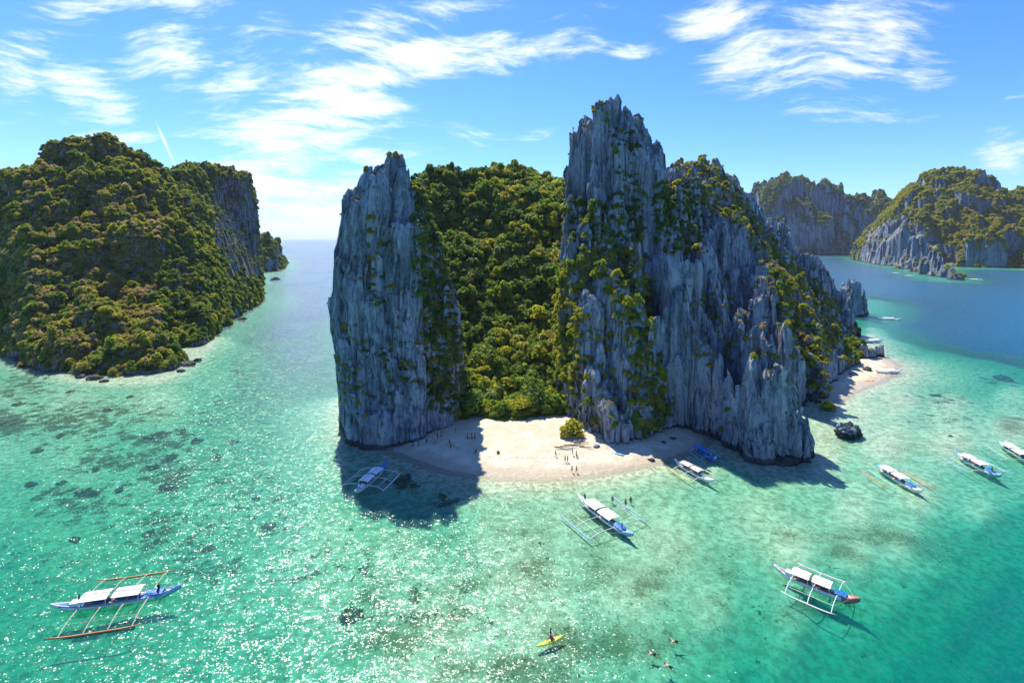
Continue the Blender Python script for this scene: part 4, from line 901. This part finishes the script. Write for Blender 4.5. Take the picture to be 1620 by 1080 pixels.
# ------------------------------------------------------------------ outrigger boats
def hull_section(L, B, n=22, lo=0.0, hi=1.0, shrink=1.0, rise=1.0):
    """stations of a long canoe hull: (x, half beam, keel z, sheer z)"""
    out = []
    for i in range(n + 1):
        u = lo + (hi - lo) * i / n; t = 2 * u - 1; a = abs(t)
        hb = B * .5 * max(.03, (1 - a ** 2.4)) ** .8 * shrink
        keel = -.35 + (1.25 * max(0, (a - .62) / .38) ** 1.7) * rise
        sheer = .62 + (.95 if t > 0 else .75) * a ** 3.2 * rise
        out.append((t * L * .5, hb, min(keel, sheer - .12), sheer))
    return out
def outrigger_boat(label, A, B, beam=1.5, hull=None, deck=None, float_m=None, pole_m=None, roof_m=None, roofs=2, spread=.36, nb=3, prow=None, stern=None, tarp=False, group='outrigger boats in the bay', rails=True, small=False, stripe=None, fl=.62, name='outrigger_boat'):
    """A, B: bow and stern on the water (world x, y); the boat gets the parts that the photograph shows"""
    A = Vector((A[0], A[1], 0)); Bv = Vector((B[0], B[1], 0)); L = (A - Bv).length; c = (A + Bv) * .5
    root = empty(name, (c.x, c.y, 0.02), math.atan2(A.y - Bv.y, A.x - Bv.x)); tag(root, label, 'boat', group)
    hull = hull or P_white; deck = deck or P_deck; float_m = float_m or P_palep; pole_m = pole_m or P_palep; roof_m = roof_m or P_roof; prow = prow or hull; stern = stern or hull
    def loft(lo, hi, n):
        m = MB(); st = hull_section(L, beam, n, lo, hi); vs = []; fs = []
        for x, hb, kz, sz in st:
            mid = kz + (sz - kz) * .45
            vs += [(x, -hb, sz), (x, -hb * .86, mid), (x, 0, kz), (x, hb * .86, mid), (x, hb, sz), (x, hb * .80, sz - .02), (x, hb * .72, sz - .28 * min(1, hb * 2.2)), (x, -hb * .72, sz - .28 * min(1, hb * 2.2)), (x, -hb * .80, sz - .02)]
        k = 9
        for i in range(len(st) - 1):
            for j in range(k): fs.append((i * k + j, i * k + (j + 1) % k, (i + 1) * k + (j + 1) % k, (i + 1) * k + j))
        fs.append(tuple(range(k))); fs.append(tuple((len(st) - 1) * k + j for j in range(k)))
        return m.add(vs, fs)
    hl = loft(.2, .8, 16).build('hull', hull, root, True)
    loft(.8, 1.0, 8).build('prow', prow, root, True); loft(0.0, .2, 8).build('stern', stern, root, True)
    st = [q for q in hull_section(L, beam, 24, .14, .86)]
    m = MB(); vs = []; fs = []
    for x, hb, kz, sz in st: vs += [(x, -hb * .715, sz - .24), (x, hb * .715, sz - .24)]
    for i in range(len(st) - 1): fs.append((2 * i, 2 * i + 2, 2 * i + 3, 2 * i + 1))
    m.add(vs, fs); dk = m.build('deck', deck, root)
    if stripe:
        for sgn in (-1, 1):
            MB().tube([(x, sgn * (hb + .015), sz - .09) for x, hb, kz, sz in hull_section(L, beam, 16, .1, .9)], .06, 5).build('rub_rail', stripe, hl)
    # canopies on posts
    W0 = spread * L
    rl = .46 * L; x0 = -.27 * L; g = .035 * L; zr = 1.62 if not small else 1.4; hw = beam * .70
    for i in range(roofs):
        a = x0 + i * (rl + g) / roofs; b = a + (rl + g) / roofs - g
        m = MB(); vs = []; fs = []
        for x in np.linspace(a, b, 5):
            for q in np.linspace(-1, 1, 7): vs.append((x, q * hw, zr + .22 * (1 - q * q) + random.uniform(-.015, .015)))
            for q in np.linspace(-1, 1, 7): vs.append((x, q * hw, zr + .22 * (1 - q * q) - .06))
        for r_ in range(4):
            for q in range(6):
                i0 = r_ * 14 + q; fs.append((i0, i0 + 1, i0 + 15, i0 + 14)); i1 = i0 + 7; fs.append((i1, i1 + 14, i1 + 15, i1 + 1))
        for q in range(6): fs.append((q, q + 7, q + 8, q + 1)); fs.append((56 + q, 57 + q, 64 + q, 63 + q))
        for r_ in range(4): fs.append((r_ * 14, r_ * 14 + 14, r_ * 14 + 21, r_ * 14 + 7)); fs.append((r_ * 14 + 6, r_ * 14 + 13, r_ * 14 + 27, r_ * 14 + 20))
        cn = m.add(vs, fs).build('canopy', roof_m, root)
        for x in (a + .12, b - .12):
            for sgn in (-1, 1): MB().tube([(x, sgn * hw * .92, .4), (x, sgn * hw * .95, zr + .02)], .04, 5).build('post', P_white, cn)
        if roofs == 2 and i == 0: MB().tube([(b + g * .5, -hw, zr + .05), (b + g * .5, 0, zr + .28), (b + g * .5, hw, zr + .05)], .05, 5).build('roof_bar', P_dark, cn)
    if not small:
        m = MB().box((x0 - .045 * L, 0, .75), (.035 * L, beam * .33, .45)); m.build('engine_box', P_white, root)
        for sgn in (-1, 1): MB().box((x0 + rl * .5, sgn * beam * .36, .62), (rl * .44, .17, .06)).build('bench', P_deck, dk)
        MB().box((x0 - .13 * L, 0, .82), (.03 * L, beam * .22, .1)).build('hatch', deck, dk)
    if not small:
        MB().tube([(x0 + .2, hw * .25, zr + .27), (x0 + rl * .9, -hw * .2, zr + .29)], .045, 5).build('boat_pole', P_bamboo, root)
        for q in range(4): MB().box((x0 + rl * (.15 + .2 * q), (.22 if q % 2 else -.2) * beam, .80), (.22, .16, .12), q * .7).build('life_vest', P_orange if q % 2 else P_red, root)
        for sgn in (-1, 1): MB().tube([(.44 * L, 0, 1.2), (.26 * L, sgn * W0 * .8, .75)], .018, 4).build('stay_rope', P_rope, root)
    if tarp:
        m = MB(); vs = []; xs = np.linspace(x0 + rl + g, x0 + rl + g + .13 * L, 7)
        for x in xs:
            for q in np.linspace(-1, 1, 6): vs.append((x, q * beam * .42, .95 + .28 * (1 - q * q) * (1 - (x - xs[0]) / (xs[-1] - xs[0])) + random.uniform(0, .1)))
        m.add(vs, [(r_ * 6 + q, r_ * 6 + q + 1, r_ * 6 + q + 7, r_ * 6 + q + 6) for r_ in range(6) for q in range(5)]).build('tarp', P_tarp, root)
        MB().box((x0 + rl + g + .17 * L, .12, .74), (.25, .18, .16), .3).build('cooler_box', P_white, root)
        MB().box((x0 + rl + g + .15 * L, -.25, .70), (.2, .14, .12), -.2).build('bag', P_dark, root)
    # outriggers
    W = spread * L; bx = np.linspace(-.26, .26, nb) * L
    for x in bx:
        pts = [(x, y, .82 - .62 * max(0, (abs(y) / W - .55) / .45) ** 1.5) for y in np.linspace(-W, W, 15)]
        MB().tube(pts, .065, 6).build('cross_beam', pole_m, root)
    for sgn in (-1, 1):
        xs = np.linspace(-.5 * fl, .5 * fl, 9) * L
        f = MB().tube([(x, sgn * W, .12 + .25 * (2 * x / (fl * L)) ** 4) for x in xs], .12, 8, [.45, .85, 1, 1, 1, 1, 1, .85, .45]).build('outrigger_float', float_m, root, True)
        if rails: MB().tube([(bx[0], sgn * W * .72, .72), (bx[-1], sgn * W * .72, .72)], .045, 5).build('side_rail', pole_m, root)
    if rails and not small:
        MB().tube([(.5 * L, 0, 1.5), (.54 * L, .1, .5), (.60 * L, .3, -.4)], .022, 5).build('mooring_rope', P_rope, root)
    return root
BOATS = {}
BOATS[1] = outrigger_boat('long blue and white boat with orange floats, nearest on the left', GP(287, 939), GP(80, 969), 1.7, P_white, P_blue, P_orange, P_bamboo, prow=P_sky, stern=P_white, nb=4, spread=.36, stripe=P_blue, fl=.66, tarp=True)
BOATS[2] = outrigger_boat('white boat with bright blue bow beside the rock pillar shadow', GP(613, 737), GP(561, 785), 1.7, P_white, P_sky, P_palep, P_palep, prow=P_blue, stripe=P_blue, nb=3, spread=.33)
BOATS[3] = outrigger_boat('white boat with blue tarp moored off the beach centre', GP(1002, 856), GP(914, 790), 1.9, P_white, P_sky, P_sky, P_palep, prow=P_sky, nb=3, spread=.40, tarp=True)
BOATS[4] = outrigger_boat('white boat with red-brown bow deck, lowest on the right', GP(1361, 961), GP(1225, 905), 1.6, P_white, P_deck, P_palep, P_palep, prow=P_red, nb=3, spread=.40, tarp=True)
BOATS[5] = outrigger_boat('white boat with yellow floats in the crag shadow', GP(1130, 768), GP(1067, 733), 1.3, P_white, P_sky, P_yellow, P_palep, nb=3, spread=.30, small=False)
BOATS[6] = outrigger_boat('small blue boat pulled in close to the beach under the crag', GP(1133, 733), GP(1098, 708), 1.2, P_blue, P_blue, P_sky, P_sky, P_blue, roofs=1, nb=2, spread=.30, small=True)
BOATS[7] = outrigger_boat('white boat with one brown float, third from the right edge', GP(1459, 785), GP(1383, 738), 1.7, P_white, P_sky, P_orange, P_palep, stern=P_teal, nb=2, spread=.36, tarp=True)
BOATS[8] = outrigger_boat('white boat with grey-blue floats, second from the right edge', GP(1584, 760), GP(1510, 720), 1.7, P_white, P_sky, P_sky, P_palep, prow=P_sky, stern=P_sky, nb=3, spread=.34, tarp=True)
BOATS[9] = outrigger_boat('white boat with teal stern and floats cut by the right edge', GP(1648, 745), GP(1576, 701), 1.8, P_white, P_teal, P_teal, P_palep, stern=P_teal, nb=3, spread=.36, stripe=P_teal)
FG = 'boats far out in the bay'
def far_boat(label, px, py, L, ang, **k):
    x, y = GP(px, py); a = R(ang); d = Vector((math.cos(a), math.sin(a))) * L * .5
    return outrigger_boat(label, (x + d.x, y + d.y), (x - d.x, y - d.y), L * .12, roofs=1, small=True, nb=2, group=FG, **k)
far_boat('white boat just right of the rock islet', 1407, 506, 13, -20)
far_boat('boat tucked against the rocks of the point', 1382, 541, 12, 10, deck=P_blue, hull=P_sky)
far_boat('white boat beached at the small right-hand beach', 1406, 590, 12, 8)
far_boat('left one of two white boats near the far beach', 1416, 433, 18, 5)
far_boat('right one of two white boats near the far beach', 1437, 437, 18, 2)
far_boat('lone white boat in front of the far right beach', 1541, 443, 22, 0)

# kayaks and boards
def kayak(label, px, py, L, ang, m, name='kayak', cat='kayak', z=0.12, w=.42):
    x, y = GP(px, py); root = empty(name, (x, y, z), R(ang)); tag(root, label, cat)
    vs = []; fs = []; n = 14
    for i in range(n + 1):
        t = 2 * i / n - 1; hb = w * max(.04, 1 - abs(t) ** 2.2); rz = .12 * t ** 4
        for k in range(8):
            a = k * math.pi / 4; vs.append((t * L / 2, hb * math.cos(a), rz + .16 * math.sin(a) * (.35 + .65 * (1 - abs(t) ** 3))))
    for i in range(n):
        for k in range(8): fs.append((i * 8 + k, i * 8 + (k + 1) % 8, i * 8 + 8 + (k + 1) % 8, i * 8 + 8 + k))
    fs += [tuple(range(8)), tuple(n * 8 + k for k in range(8))]
    MB().add(vs, fs).build('hull', m, root, True)
    rim = [(.55 * math.cos(a), w * .55 * math.sin(a), .17) for a in np.linspace(0, 2 * math.pi, 13)]
    MB().tube(rim, .03, 5).build('cockpit_rim', P_dark, root)
    return root
KY = kayak('lime green kayak with a red-clad paddler in the foreground', 870, 1015, 4.6, 26, P_lime)
kayak('amber kayak lying at the edge of the right-hand beach', 1372, 603, 6.0, 4, P_amber, w=.8)
kayak('blue canoe lying on the shaded sand', 977, 721, 3.6, -35, P_sky, name='canoe', cat='canoe', z=.6, w=.5)

# ------------------------------------------------------------------ people
SKIN = simple('skin', (.36, .20, .13), .6, .3, .08, 4.0)
SKIN2 = simple('skin_light', (.50, .31, .22), .6, .3, .08, 4.0)
HAIR = simple('hair', (.02, .016, .013), .6, .3, .3, 8.0)
CL = {n: simple('cloth_' + n, c, .85, .1, .1, 5.0) for n, c in dict(red=(.50, .05, .05), blue=(.05, .14, .40), black=(.025, .025, .03), white=(.75, .74, .72), green=(.06, .25, .12), orange=(.60, .22, .04), grey=(.25, .25, .27), navy=(.02, .04, .12)).items()}
def body_mesh(pose):
    """joints of one figure, 1.7 m tall, facing +x; skinned into one surface"""
    J = {'pel': (0, 0, .92), 'bel': (0, 0, 1.08), 'che': (.01, 0, 1.28), 'nek': (.01, 0, 1.45), 'jaw': (.03, 0, 1.54), 'hed': (.025, 0, 1.63), 'top': (.01, 0, 1.70)}
    for s_, k in ((1, 'l'), (-1, 'r')):
        J.update({'sh' + k: (0, .18 * s_, 1.40), 'el' + k: (-.03, .24 * s_, 1.13), 'wr' + k: (.05, .26 * s_, .90), 'ha' + k: (.08, .26 * s_, .80),
                  'hi' + k: (0, .09 * s_, .88), 'kn' + k: (.02, .10 * s_, .48), 'an' + k: (-.02, .10 * s_, .08), 'to' + k: (.15, .12 * s_, .03)})
    def put(**k): J.update(k)
    if pose == 'walk':
        put(knl=(.16, .10, .49), anl=(.12, .10, .09), tol=(.28, .11, .04), knr=(-.08, -.10, .48), anr=(-.30, -.10, .16), tor=(-.16, -.11, .04), ell=(-.14, .23, 1.14), wrl=(-.12, .24, .90), hal=(-.09, .24, .80), elr=(.12, -.23, 1.14), wrr=(.26, -.22, .96), har=(.32, -.21, .90))
    if pose == 'sit':
        for k in list(J):
            if k[:2] not in ('kn', 'an', 'to'): x, y, z = J[k]; J[k] = (x - .1 * (z - .9), y, z - .78)
        for s_, k in ((1, 'l'), (-1, 'r')): put(**{'kn' + k: (.40, .13 * s_, .36), 'an' + k: (.62, .12 * s_, .07), 'to' + k: (.78, .13 * s_, .10), 'el' + k: (.12, .25 * s_, .38), 'wr' + k: (.34, .18 * s_, .42), 'ha' + k: (.42, .14 * s_, .42)})
    if pose == 'swim':
        for k in list(J): x, y, z = J[k]; J[k] = (z - .92, y, -.06 - x)
        for s_, k in ((1, 'l'), (-1, 'r')): put(**{'el' + k: (.58, .46 * s_, -.08), 'wr' + k: (.82, .62 * s_, -.06), 'ha' + k: (.92, .66 * s_, -.05), 'kn' + k: (-.42, .22 * s_, -.12), 'an' + k: (-.82, .30 * s_, -.10), 'to' + k: (-.98, .34 * s_, -.10)})
        put(hed=(.70, 0, .06), jaw=(.64, 0, .0), top=(.76, 0, .10))
    rad = dict(pel=.15, bel=.13, che=.155, nek=.06, jaw=.085, hed=.10, top=.07, sh=.075, el=.045, wr=.034, ha=.040, hi=.105, kn=.062, an=.042, to=.038)
    E_ = [('pel', 'bel'), ('bel', 'che'), ('che', 'nek'), ('nek', 'jaw'), ('jaw', 'hed'), ('hed', 'top')]
    for k in 'lr': E_ += [('che', 'sh' + k), ('sh' + k, 'el' + k), ('el' + k, 'wr' + k), ('wr' + k, 'ha' + k), ('pel', 'hi' + k), ('hi' + k, 'kn' + k), ('kn' + k, 'an' + k), ('an' + k, 'to' + k)]
    # five short fingers on each hand
    F_ = []
    for k in 'lr':
        w = Vector(J['wr' + k]); h = Vector(J['ha' + k]); d = (h - w).normalized(); sd = d.cross(Vector((0, 1, 0)) if abs(d.y) < .8 else Vector((0, 0, 1))).normalized()
        for q in range(5):
            nm = 'f%d%s' % (q, k); J[nm] = tuple(h + d * (.08 if q else .03) * (1 - .06 * abs(q - 2)) + sd * ((q - 2.4) * .022 if q else -.07)); E_.append(('ha' + k, nm)); rad[nm] = .010
    ks = list(J); me = bpy.data.meshes.new('body'); me.from_pydata([J[k] for k in ks], [(ks.index(a), ks.index(b)) for a, b in E_], [])
    o = bpy.data.objects.new('tmp', me); COL.objects.link(o)
    md = o.modifiers.new('s', 'SKIN'); md.use_smooth_shade = True
    for i, k in enumerate(ks):
        r_ = rad.get(k, rad.get(k[:2])); sv = me.skin_vertices[0].data[i]; sv.radius = (r_, r_ * (.72 if k in ('pel', 'bel', 'che') else 1)); sv.use_root = (k == 'pel')
    sb = o.modifiers.new('u', 'SUBSURF'); sb.levels = 1; sb.render_levels = 1
    dg = bpy.context.evaluated_depsgraph_get(); ev = o.evaluated_get(dg); out = bpy.data.meshes.new_from_object(ev)
    bpy.data.objects.remove(o); out.name = 'body'
    return out, J
POSES = {}
for p in ('stand', 'walk', 'sit', 'swim'): POSES[p] = body_mesh(p)
def shell(me, J, which, m):
    """clothing or hair: the faces of one region of the body, lifted off the skin"""
    V = np.array([v.co[:] for v in me.vertices]); N = np.array([v.normal[:] for v in me.vertices])
    def near(names, r_):
        ok = np.zeros(len(V), bool)
        for a, b, q in names:
            A = np.array(J[a]); B = np.array(J[b]); t = np.clip(((V - A) @ (B - A)) / max(1e-9, (B - A) @ (B - A)), 0, 1); ok |= np.linalg.norm(V - A - t[:, None] * (B - A), axis=1) < q
        return ok
    if which == 'shorts': sel = near([('pel', 'pel', .22), ('hil', 'knl', .135), ('hir', 'knr', .135)], 0) & ~near([('knl', 'anl', .12), ('knr', 'anr', .12)], 0)
    if which == 'shirt': sel = near([('bel', 'che', .21), ('shl', 'ell', .11), ('shr', 'elr', .11)], 0) & ~near([('jaw', 'top', .15)], 0)
    if which == 'hair':
        jw = np.array(J['jaw']); tp = np.array(J['top']); ax = (tp - jw) / np.linalg.norm(tp - jw); sel = near([('hed', 'top', .16)], 0) & (((V - jw) @ ax) > .075)
    off = .012 if which != 'hair' else .018
    fs = [tuple(p.vertices) for p in me.polygons if all(sel[i] for i in p.vertices)]
    if not fs: return None
    u = sorted({i for f in fs for i in f}); mp = {i: k for k, i in enumerate(u)}
    out = bpy.data.meshes.new(which); out.from_pydata([tuple(V[i] + N[i] * off) for i in u], [], [tuple(mp[i] for i in f) for f in fs]); out.materials.append(m)
    out.polygons.foreach_set('use_smooth', np.ones(len(out.polygons), bool))
    return out
_cache = {}
def person(label, loc, rz, pose='stand', top=None, low='blue', skin=SKIN, group=None, scale=1.0, cat='person'):
    me, J = POSES[pose]; root = empty('person', loc, rz); root.scale = (scale,) * 3; tag(root, label, 'person', group)
    k = ('b', pose, skin.name)
    if k not in _cache:
        b = me.copy(); b.materials.clear(); b.materials.append(skin); _cache[k] = b
    obj('body', _cache[k], root)
    for w, m in (('shorts', CL[low]), ('shirt', CL[top] if top else None), ('hair', HAIR)):
        if m is None: continue
        k = (w, pose, m.name)
        if k not in _cache: _cache[k] = shell(me, J, w, m)
        if _cache[k]: obj(w, _cache[k], root)
    return root
def bed_z(x, y):
    i = int(np.clip(np.searchsorted(GX, x), 1, nx - 1)); j = int(np.clip(np.searchsorted(GY, y), 1, ny - 1))
    return float(Z[j, i])
def sand_at(px, py):                      # foot point on the beach that shows at a pixel
    x, y = GP(px, py)
    for _ in range(6):
        z = max(bed_z(x, y), -1.2); d = F * (CAM_H - z) / (py - HY); x, y = (px - CX) / F * d, d
    return (x, y, max(bed_z(x, y), -1.2))
PG = 'people on the beach'
folk = [  # px, py(feet), pose, top, shorts, heading, label
 (692, 694, 'stand', 'red', 'black', 40, 'person in red shirt in the shaded group by the pillar'), (684, 697, 'stand', None, 'blue', 200, 'bare-chested person left of the red shirt by the pillar'),
 (675, 703, 'walk', 'black', 'black', 120, 'person in black at the left of the shaded group'), (687, 706, 'walk', None, 'red', -60, 'person in red shorts nearest the water in shade'),
 (700, 699, 'stand', 'white', 'grey', 10, 'person in white shirt in the shaded group by the pillar'), (711, 704, 'stand', 'navy', 'black', -30, 'dark-clad person right of the shaded group'),
 (713, 711, 'walk', None, 'black', -90, 'dark figure walking just below the shaded group'), (721, 686, 'stand', 'black', 'navy', 0, 'dark figure alone high on the shaded sand'),
 (698, 690, 'sit', 'orange', 'grey', -90, 'person in orange sitting under the pillar'), (653, 705, 'sit', 'blue', 'blue', -80, 'person in blue sitting at the foot of the pillar'), (662, 706, 'sit', 'grey', 'navy', -80, 'person in grey sitting at the foot of the pillar'),
 (740, 694, 'sit', 'red', 'black', -90, 'person in red sitting just inside the shadow edge'), (746, 694, 'sit', 'orange', 'red', -70, 'person in orange sitting on the shadow edge'), (751, 694, 'sit', 'red', 'grey', -100, 'person in red sitting just in the sun'),
 (753, 720, 'walk', 'black', 'black', -80, 'dark figure walking in the sun at the shadow edge'), (879, 722, 'walk', None, 'black', -40, 'leftmost of the walkers on the sunlit sand'),
 (894, 731, 'walk', 'black', 'black', -30, 'left walker of the middle pair on the sunlit sand'), (898, 731, 'stand', None, 'navy', -30, 'right walker of the middle pair on the sunlit sand'),
 (905, 747, 'walk', None, 'black', -50, 'left one of two walkers at the water edge'), (912, 748, 'walk', 'grey', 'black', -50, 'right one of two walkers at the water edge'),
 (906, 720, 'stand', 'red', 'blue', -20, 'person in red shirt by the driftwood logs'), (912, 723, 'sit', 'orange', 'grey', -60, 'person in orange sitting below the driftwood logs')]
for px, py, pose, top, low, hd, lab in folk:
    p = sand_at(px, py); person(lab, p, R(hd), pose, top, low, SKIN if (px * 7) % 3 else SKIN2, PG)
wade = [(969, 797, 'person in black standing in the shallows behind the moored boat', 'black'), (990, 801, 'left one of two waders right of the moored boat', None), (998, 798, 'right one of two waders right of the moored boat', 'navy')]
for px, py, lab, top in wade: p = sand_at(px, py); person(lab, (p[0], p[1], max(p[2], -.75)), R(-100), 'stand', top, 'black', SKIN, 'people wading')
for px, py, hd, lab, sk in ((1034, 1034, 160, 'swimmer furthest left in the foreground', SKIN2), (1069, 1014, 170, 'swimmer furthest up in the foreground', SKIN2), (1060, 1054, 140, 'swimmer closest to the bottom edge', SKIN2)):
    x, y = GP(px, py); person(lab, (x, y, .06), R(hd), 'swim', None, 'black', sk, 'swimmers')
x, y = GP(871, 1013); person('paddler in red sitting in the lime green kayak', (x + .05, y, .12), R(26), 'sit', 'red', 'red', SKIN, None, 1.0)
def on_boat(b, lx, ly, z, lab, pose='stand', top='black', low='black', hd=0):
    w = BOATS[b].matrix_basis @ Vector((lx, ly, z)); person(lab, w, BOATS[b].rotation_euler.z + hd, pose, top, low, SKIN, 'boat crew')
on_boat(1, 5.4, .1, .45, 'crew member in black standing on the bow of the orange-float boat', 'stand', 'black', 'navy', 1.0)
on_boat(1, -5.0, 0, .5, 'crew member sitting at the stern of the orange-float boat', 'sit', 'navy', 'black', 2.0)
on_boat(3, 5.6, -.1, .45, 'crew member in black sitting on the bow of the boat off the beach', 'sit', 'black', 'grey', 1.5)
on_boat(3, -6.3, .2, .5, 'dark crew member standing at the stern of the boat off the beach', 'stand', 'black', 'navy', 1.5)
on_boat(8, 4.4, 0, .5, 'dark crew member on the bow of the second boat from right', 'stand', 'black', 'black', 1.0)
on_boat(2, -5.0, .05, .5, 'crew member in red at the stern of the blue-bowed boat', 'sit', 'red', 'navy', 3.0)

# ------------------------------------------------------------------ rocks, corals and driftwood
def lump(name, m, r, seed, flat=.7, amp=.35, sub=3, jag=0.0):
    bm = bmesh.new(); bmesh.ops.create_icosphere(bm, subdivisions=sub, radius=1.0)
    q = np.array([v.co[:] for v in bm.verts]); s0 = seed * 3.1
    d = 1 + amp * (fbm(q[:, 0] * 1.6 + s0, q[:, 1] * 1.6 + q[:, 2] * 1.9, 4, seed) - .5) * 2
    if jag:
        _, _, f1, f2, rr = cells(q[:, 0] + s0, q[:, 1], .34, seed); d = d + jag * (rr - .5) - jag * .6 * np.exp(-(f2 - f1) / .05)
    for v, k in zip(bm.verts, d): v.co = Vector((v.co.x * k * r[0], v.co.y * k * r[1], v.co.z * k * r[2] * flat))
    me = bpy.data.meshes.new(name); bm.to_mesh(me); bm.free(); me.materials.append(m)
    return me
M_coral = simple('coral', (.17, .13, .065), .95, .05, .5, 1.2)
# spiky rock in the water off the crag
x, y = GP(1344, 690)
tag(obj('rock', lump('rock', M_rock, (4.0, 2.4, 3.0), 5, .8, .5, 5, .5), None, (x, y + 1.0, .6), (0, 0, .3)), 'dark jagged rock standing in the shallows right of the crag', 'rock')
bl = [(298, 578, 3.2, 'largest boulder at the corner of the left island'), (313, 572, 2.2, 'boulder furthest right at the corner of the left island'), (286, 588, 1.8, 'small boulder below the corner of the left island'), (150, 600, 2.6, 'pale slab of rock at the foot of the left island'),
      (128, 597, 2.0, 'pale rock left of the slab under the left island'), (165, 604, 1.5, 'small rock right of the pale slab under the left island'), (70, 583, 2.0, 'boulder near the left end of the left island shore'), (30, 570, 2.0, 'leftmost boulder on the left island shore'),
      (383, 508, 3.0, 'dark rock in the channel by the left island'), (436, 444, 7.0, 'rock at the foot of the far channel cliff'),
      (1065, 694, .9, 'small rock at the foot of the crag by the blue boat'), (1050, 700, .7, 'small stone on the shaded sand by the crag'), (1031, 728, .9, 'dark rock at the shaded waterline'), (1372, 585, 2.0, 'dark rock on the right-hand beach'), (1350, 592, 1.6, 'rock under the shrubs of the right-hand beach'), (944, 706, .9, 'rock beside the driftwood logs')]
for i, (px, py, r_, lab) in enumerate(bl):
    p = sand_at(px, py); tag(obj('boulder', lump('boulder', M_rock, (r_, r_ * .8, r_ * .7), 20 + i, .8, .45, 3, .25), None, (p[0], p[1], max(p[2], -.4) + r_ * .12), (0, 0, i * 1.3)), lab, 'rock', 'shore boulders')
co = [(136, 781, 2.6), (265, 772, 2.2), (190, 776, 1.3), (48, 768, 1.4), (100, 765, 1.2), (270, 725, 2.0), (345, 722, 1.2), (425, 833, 1.6), (250, 690, 3.4), (285, 685, 2.2), (10, 668, 5.0), (552, 976, 2.0), (640, 764, 2.0), (700, 785, 1.4), (655, 768, 1.4), (245, 740, 1.6), (95, 690, 1.8), (170, 650, 2.0), (330, 870, 1.2), (235, 845, 1.2), (120, 855, 1.4), (405, 790, 1.2), (310, 700, 1.8), (1587, 600, 3.0), (1480, 626, 1.8), (1504, 690, .8), (60, 715, 1.6), (150, 745, 1.2), (370, 700, 1.4), (30, 640, 2.4), (110, 620, 2.0), (205, 628, 1.8)]
for i, (px, py, r_) in enumerate(co):
    x, y = GP(px, py); z = bed_z(x, y)
    y2 = y * (CAM_H - z) / CAM_H; x2 = x * (CAM_H - z) / CAM_H
    h = min(r_ * .5, max(.15, -z * .7))
    zone = ('at the left edge of the photo' if px < 70 else 'off the shore of the left island' if py < 712 and px < 500 else 'between the left island and the orange-float boat' if px < 200 and py < 900 else 'in the reef left of the channel shadow' if px < 320 and py < 900 else 'in the sun glitter left of centre' if px < 600 else 'beside the blue-bowed boat' if px < 900 else 'off the right-hand beach')
    szw = 'very large' if r_ >= 3 else 'large' if r_ >= 2 else 'middling' if r_ >= 1.5 else 'small'
    tag(obj('coral_head', lump('coral_head', M_coral, (r_ * .8, r_ * .6, h), 60 + i, 1.0, .9, 4, .5), None, (x2, y2, z), (0, 0, i * .9)), '%s dark coral head under clear water %s' % (szw, zone), 'coral', 'coral heads')
for i, (px, py, ln, a) in enumerate([(908, 704, 5.5, 4), (900, 707, 4.5, -3), (920, 702, 4.0, 10), (893, 711, 4.2, 2), (926, 708, 3.2, -14), (915, 699, 3.0, 25), (885, 708, 2.6, -6)]):
    p = sand_at(px, py); m = MB().tube([(-ln / 2, 0, .12), (-ln / 6, .1, .18), (ln / 5, -.08, .2), (ln / 2, .05, .15)], .16, 7, [1, .95, .8, .5]); m.tube([(ln * .1, 0, .2), (ln * .2, .5, .55)], .06, 5, [1, .4])
    tag(m.build('driftwood_log', P_bamboo if i % 2 else P_deck, None, True, loc=(p[0], p[1], p[2] - .03 + .1 * (i % 3)), rot=(0, 0, R(a))), ['longest pale log of the driftwood pile on the beach', 'second log of the driftwood pile, just below the longest', 'upper right log of the driftwood pile', 'lowest left log of the driftwood pile', 'lowest right log of the driftwood pile', 'slanting log on top of the driftwood pile', 'leftmost short log of the driftwood pile'][i], 'log', 'driftwood logs')
# the bright shrub by the beach and a tuft on the sand
def lone_shrub(px, py, r_, c, lab, name='shrub'):
    p = sand_at(px, py); q = dict(p=(p[0], p[1], p[2] - r_ * .12), t=(0, 0, px * .1), s=(r_, r_, r_ * 1.0), c=c, v=3); make_tree(q, name, lab, None)
lone_shrub(906, 688, 3.9, 'yellow', 'bright lime shrub at the right end of the beach')
lone_shrub(788, 716, .55, 'green', 'small round plant alone on the sunlit sand')
lone_shrub(1308, 648, 2.6, 'yellow', 'bright shrub at the foot of the crag near the right-hand beach')
lone_shrub(1300, 618, 2.8, 'green', 'green shrub on the left side of the right-hand beach')
lone_shrub(1352, 575, 3.0, 'yellow', 'yellow-green bushy tree on the point by the right-hand beach', 'tree')

x, y = GP(871, 1013); pd_ = empty('paddle', (x + .42, y + .15, .62), R(105)); tag(pd_, 'double-bladed paddle held across the lime green kayak', 'paddle')
MB().tube([(-1.05, 0, -.12), (0, 0, .05), (1.05, 0, .18)], .025, 6).build('shaft', P_white, pd_)
for sg in (-1, 1): MB().box((sg * 1.12, 0, .03 + sg * .15), (.18, .015, .08)).build('blade', P_red, pd_)
# ------------------------------------------------------------------ air
def haze():
    m = bpy.data.materials.new('haze_air'); m.use_nodes = True; nt = m.node_tree; nt.nodes.clear()
    out = nt.nodes.new('ShaderNodeOutputMaterial'); pv = nt.nodes.new('ShaderNodeVolumePrincipled')
    pv.inputs['Color'].default_value = (.80, .88, 1.0, 1); pv.inputs['Density'].default_value = HAZE; pv.inputs['Anisotropy'].default_value = 0.2
    nt.links.new(pv.outputs[0], out.inputs['Volume'])
    me = MB().box((0, 19000, 155), (40000, 24000, 196)).mesh('haze', m)
    tag(obj('haze', me), 'thin sea haze', kind='stuff')
HAZE = 0.000032
haze()
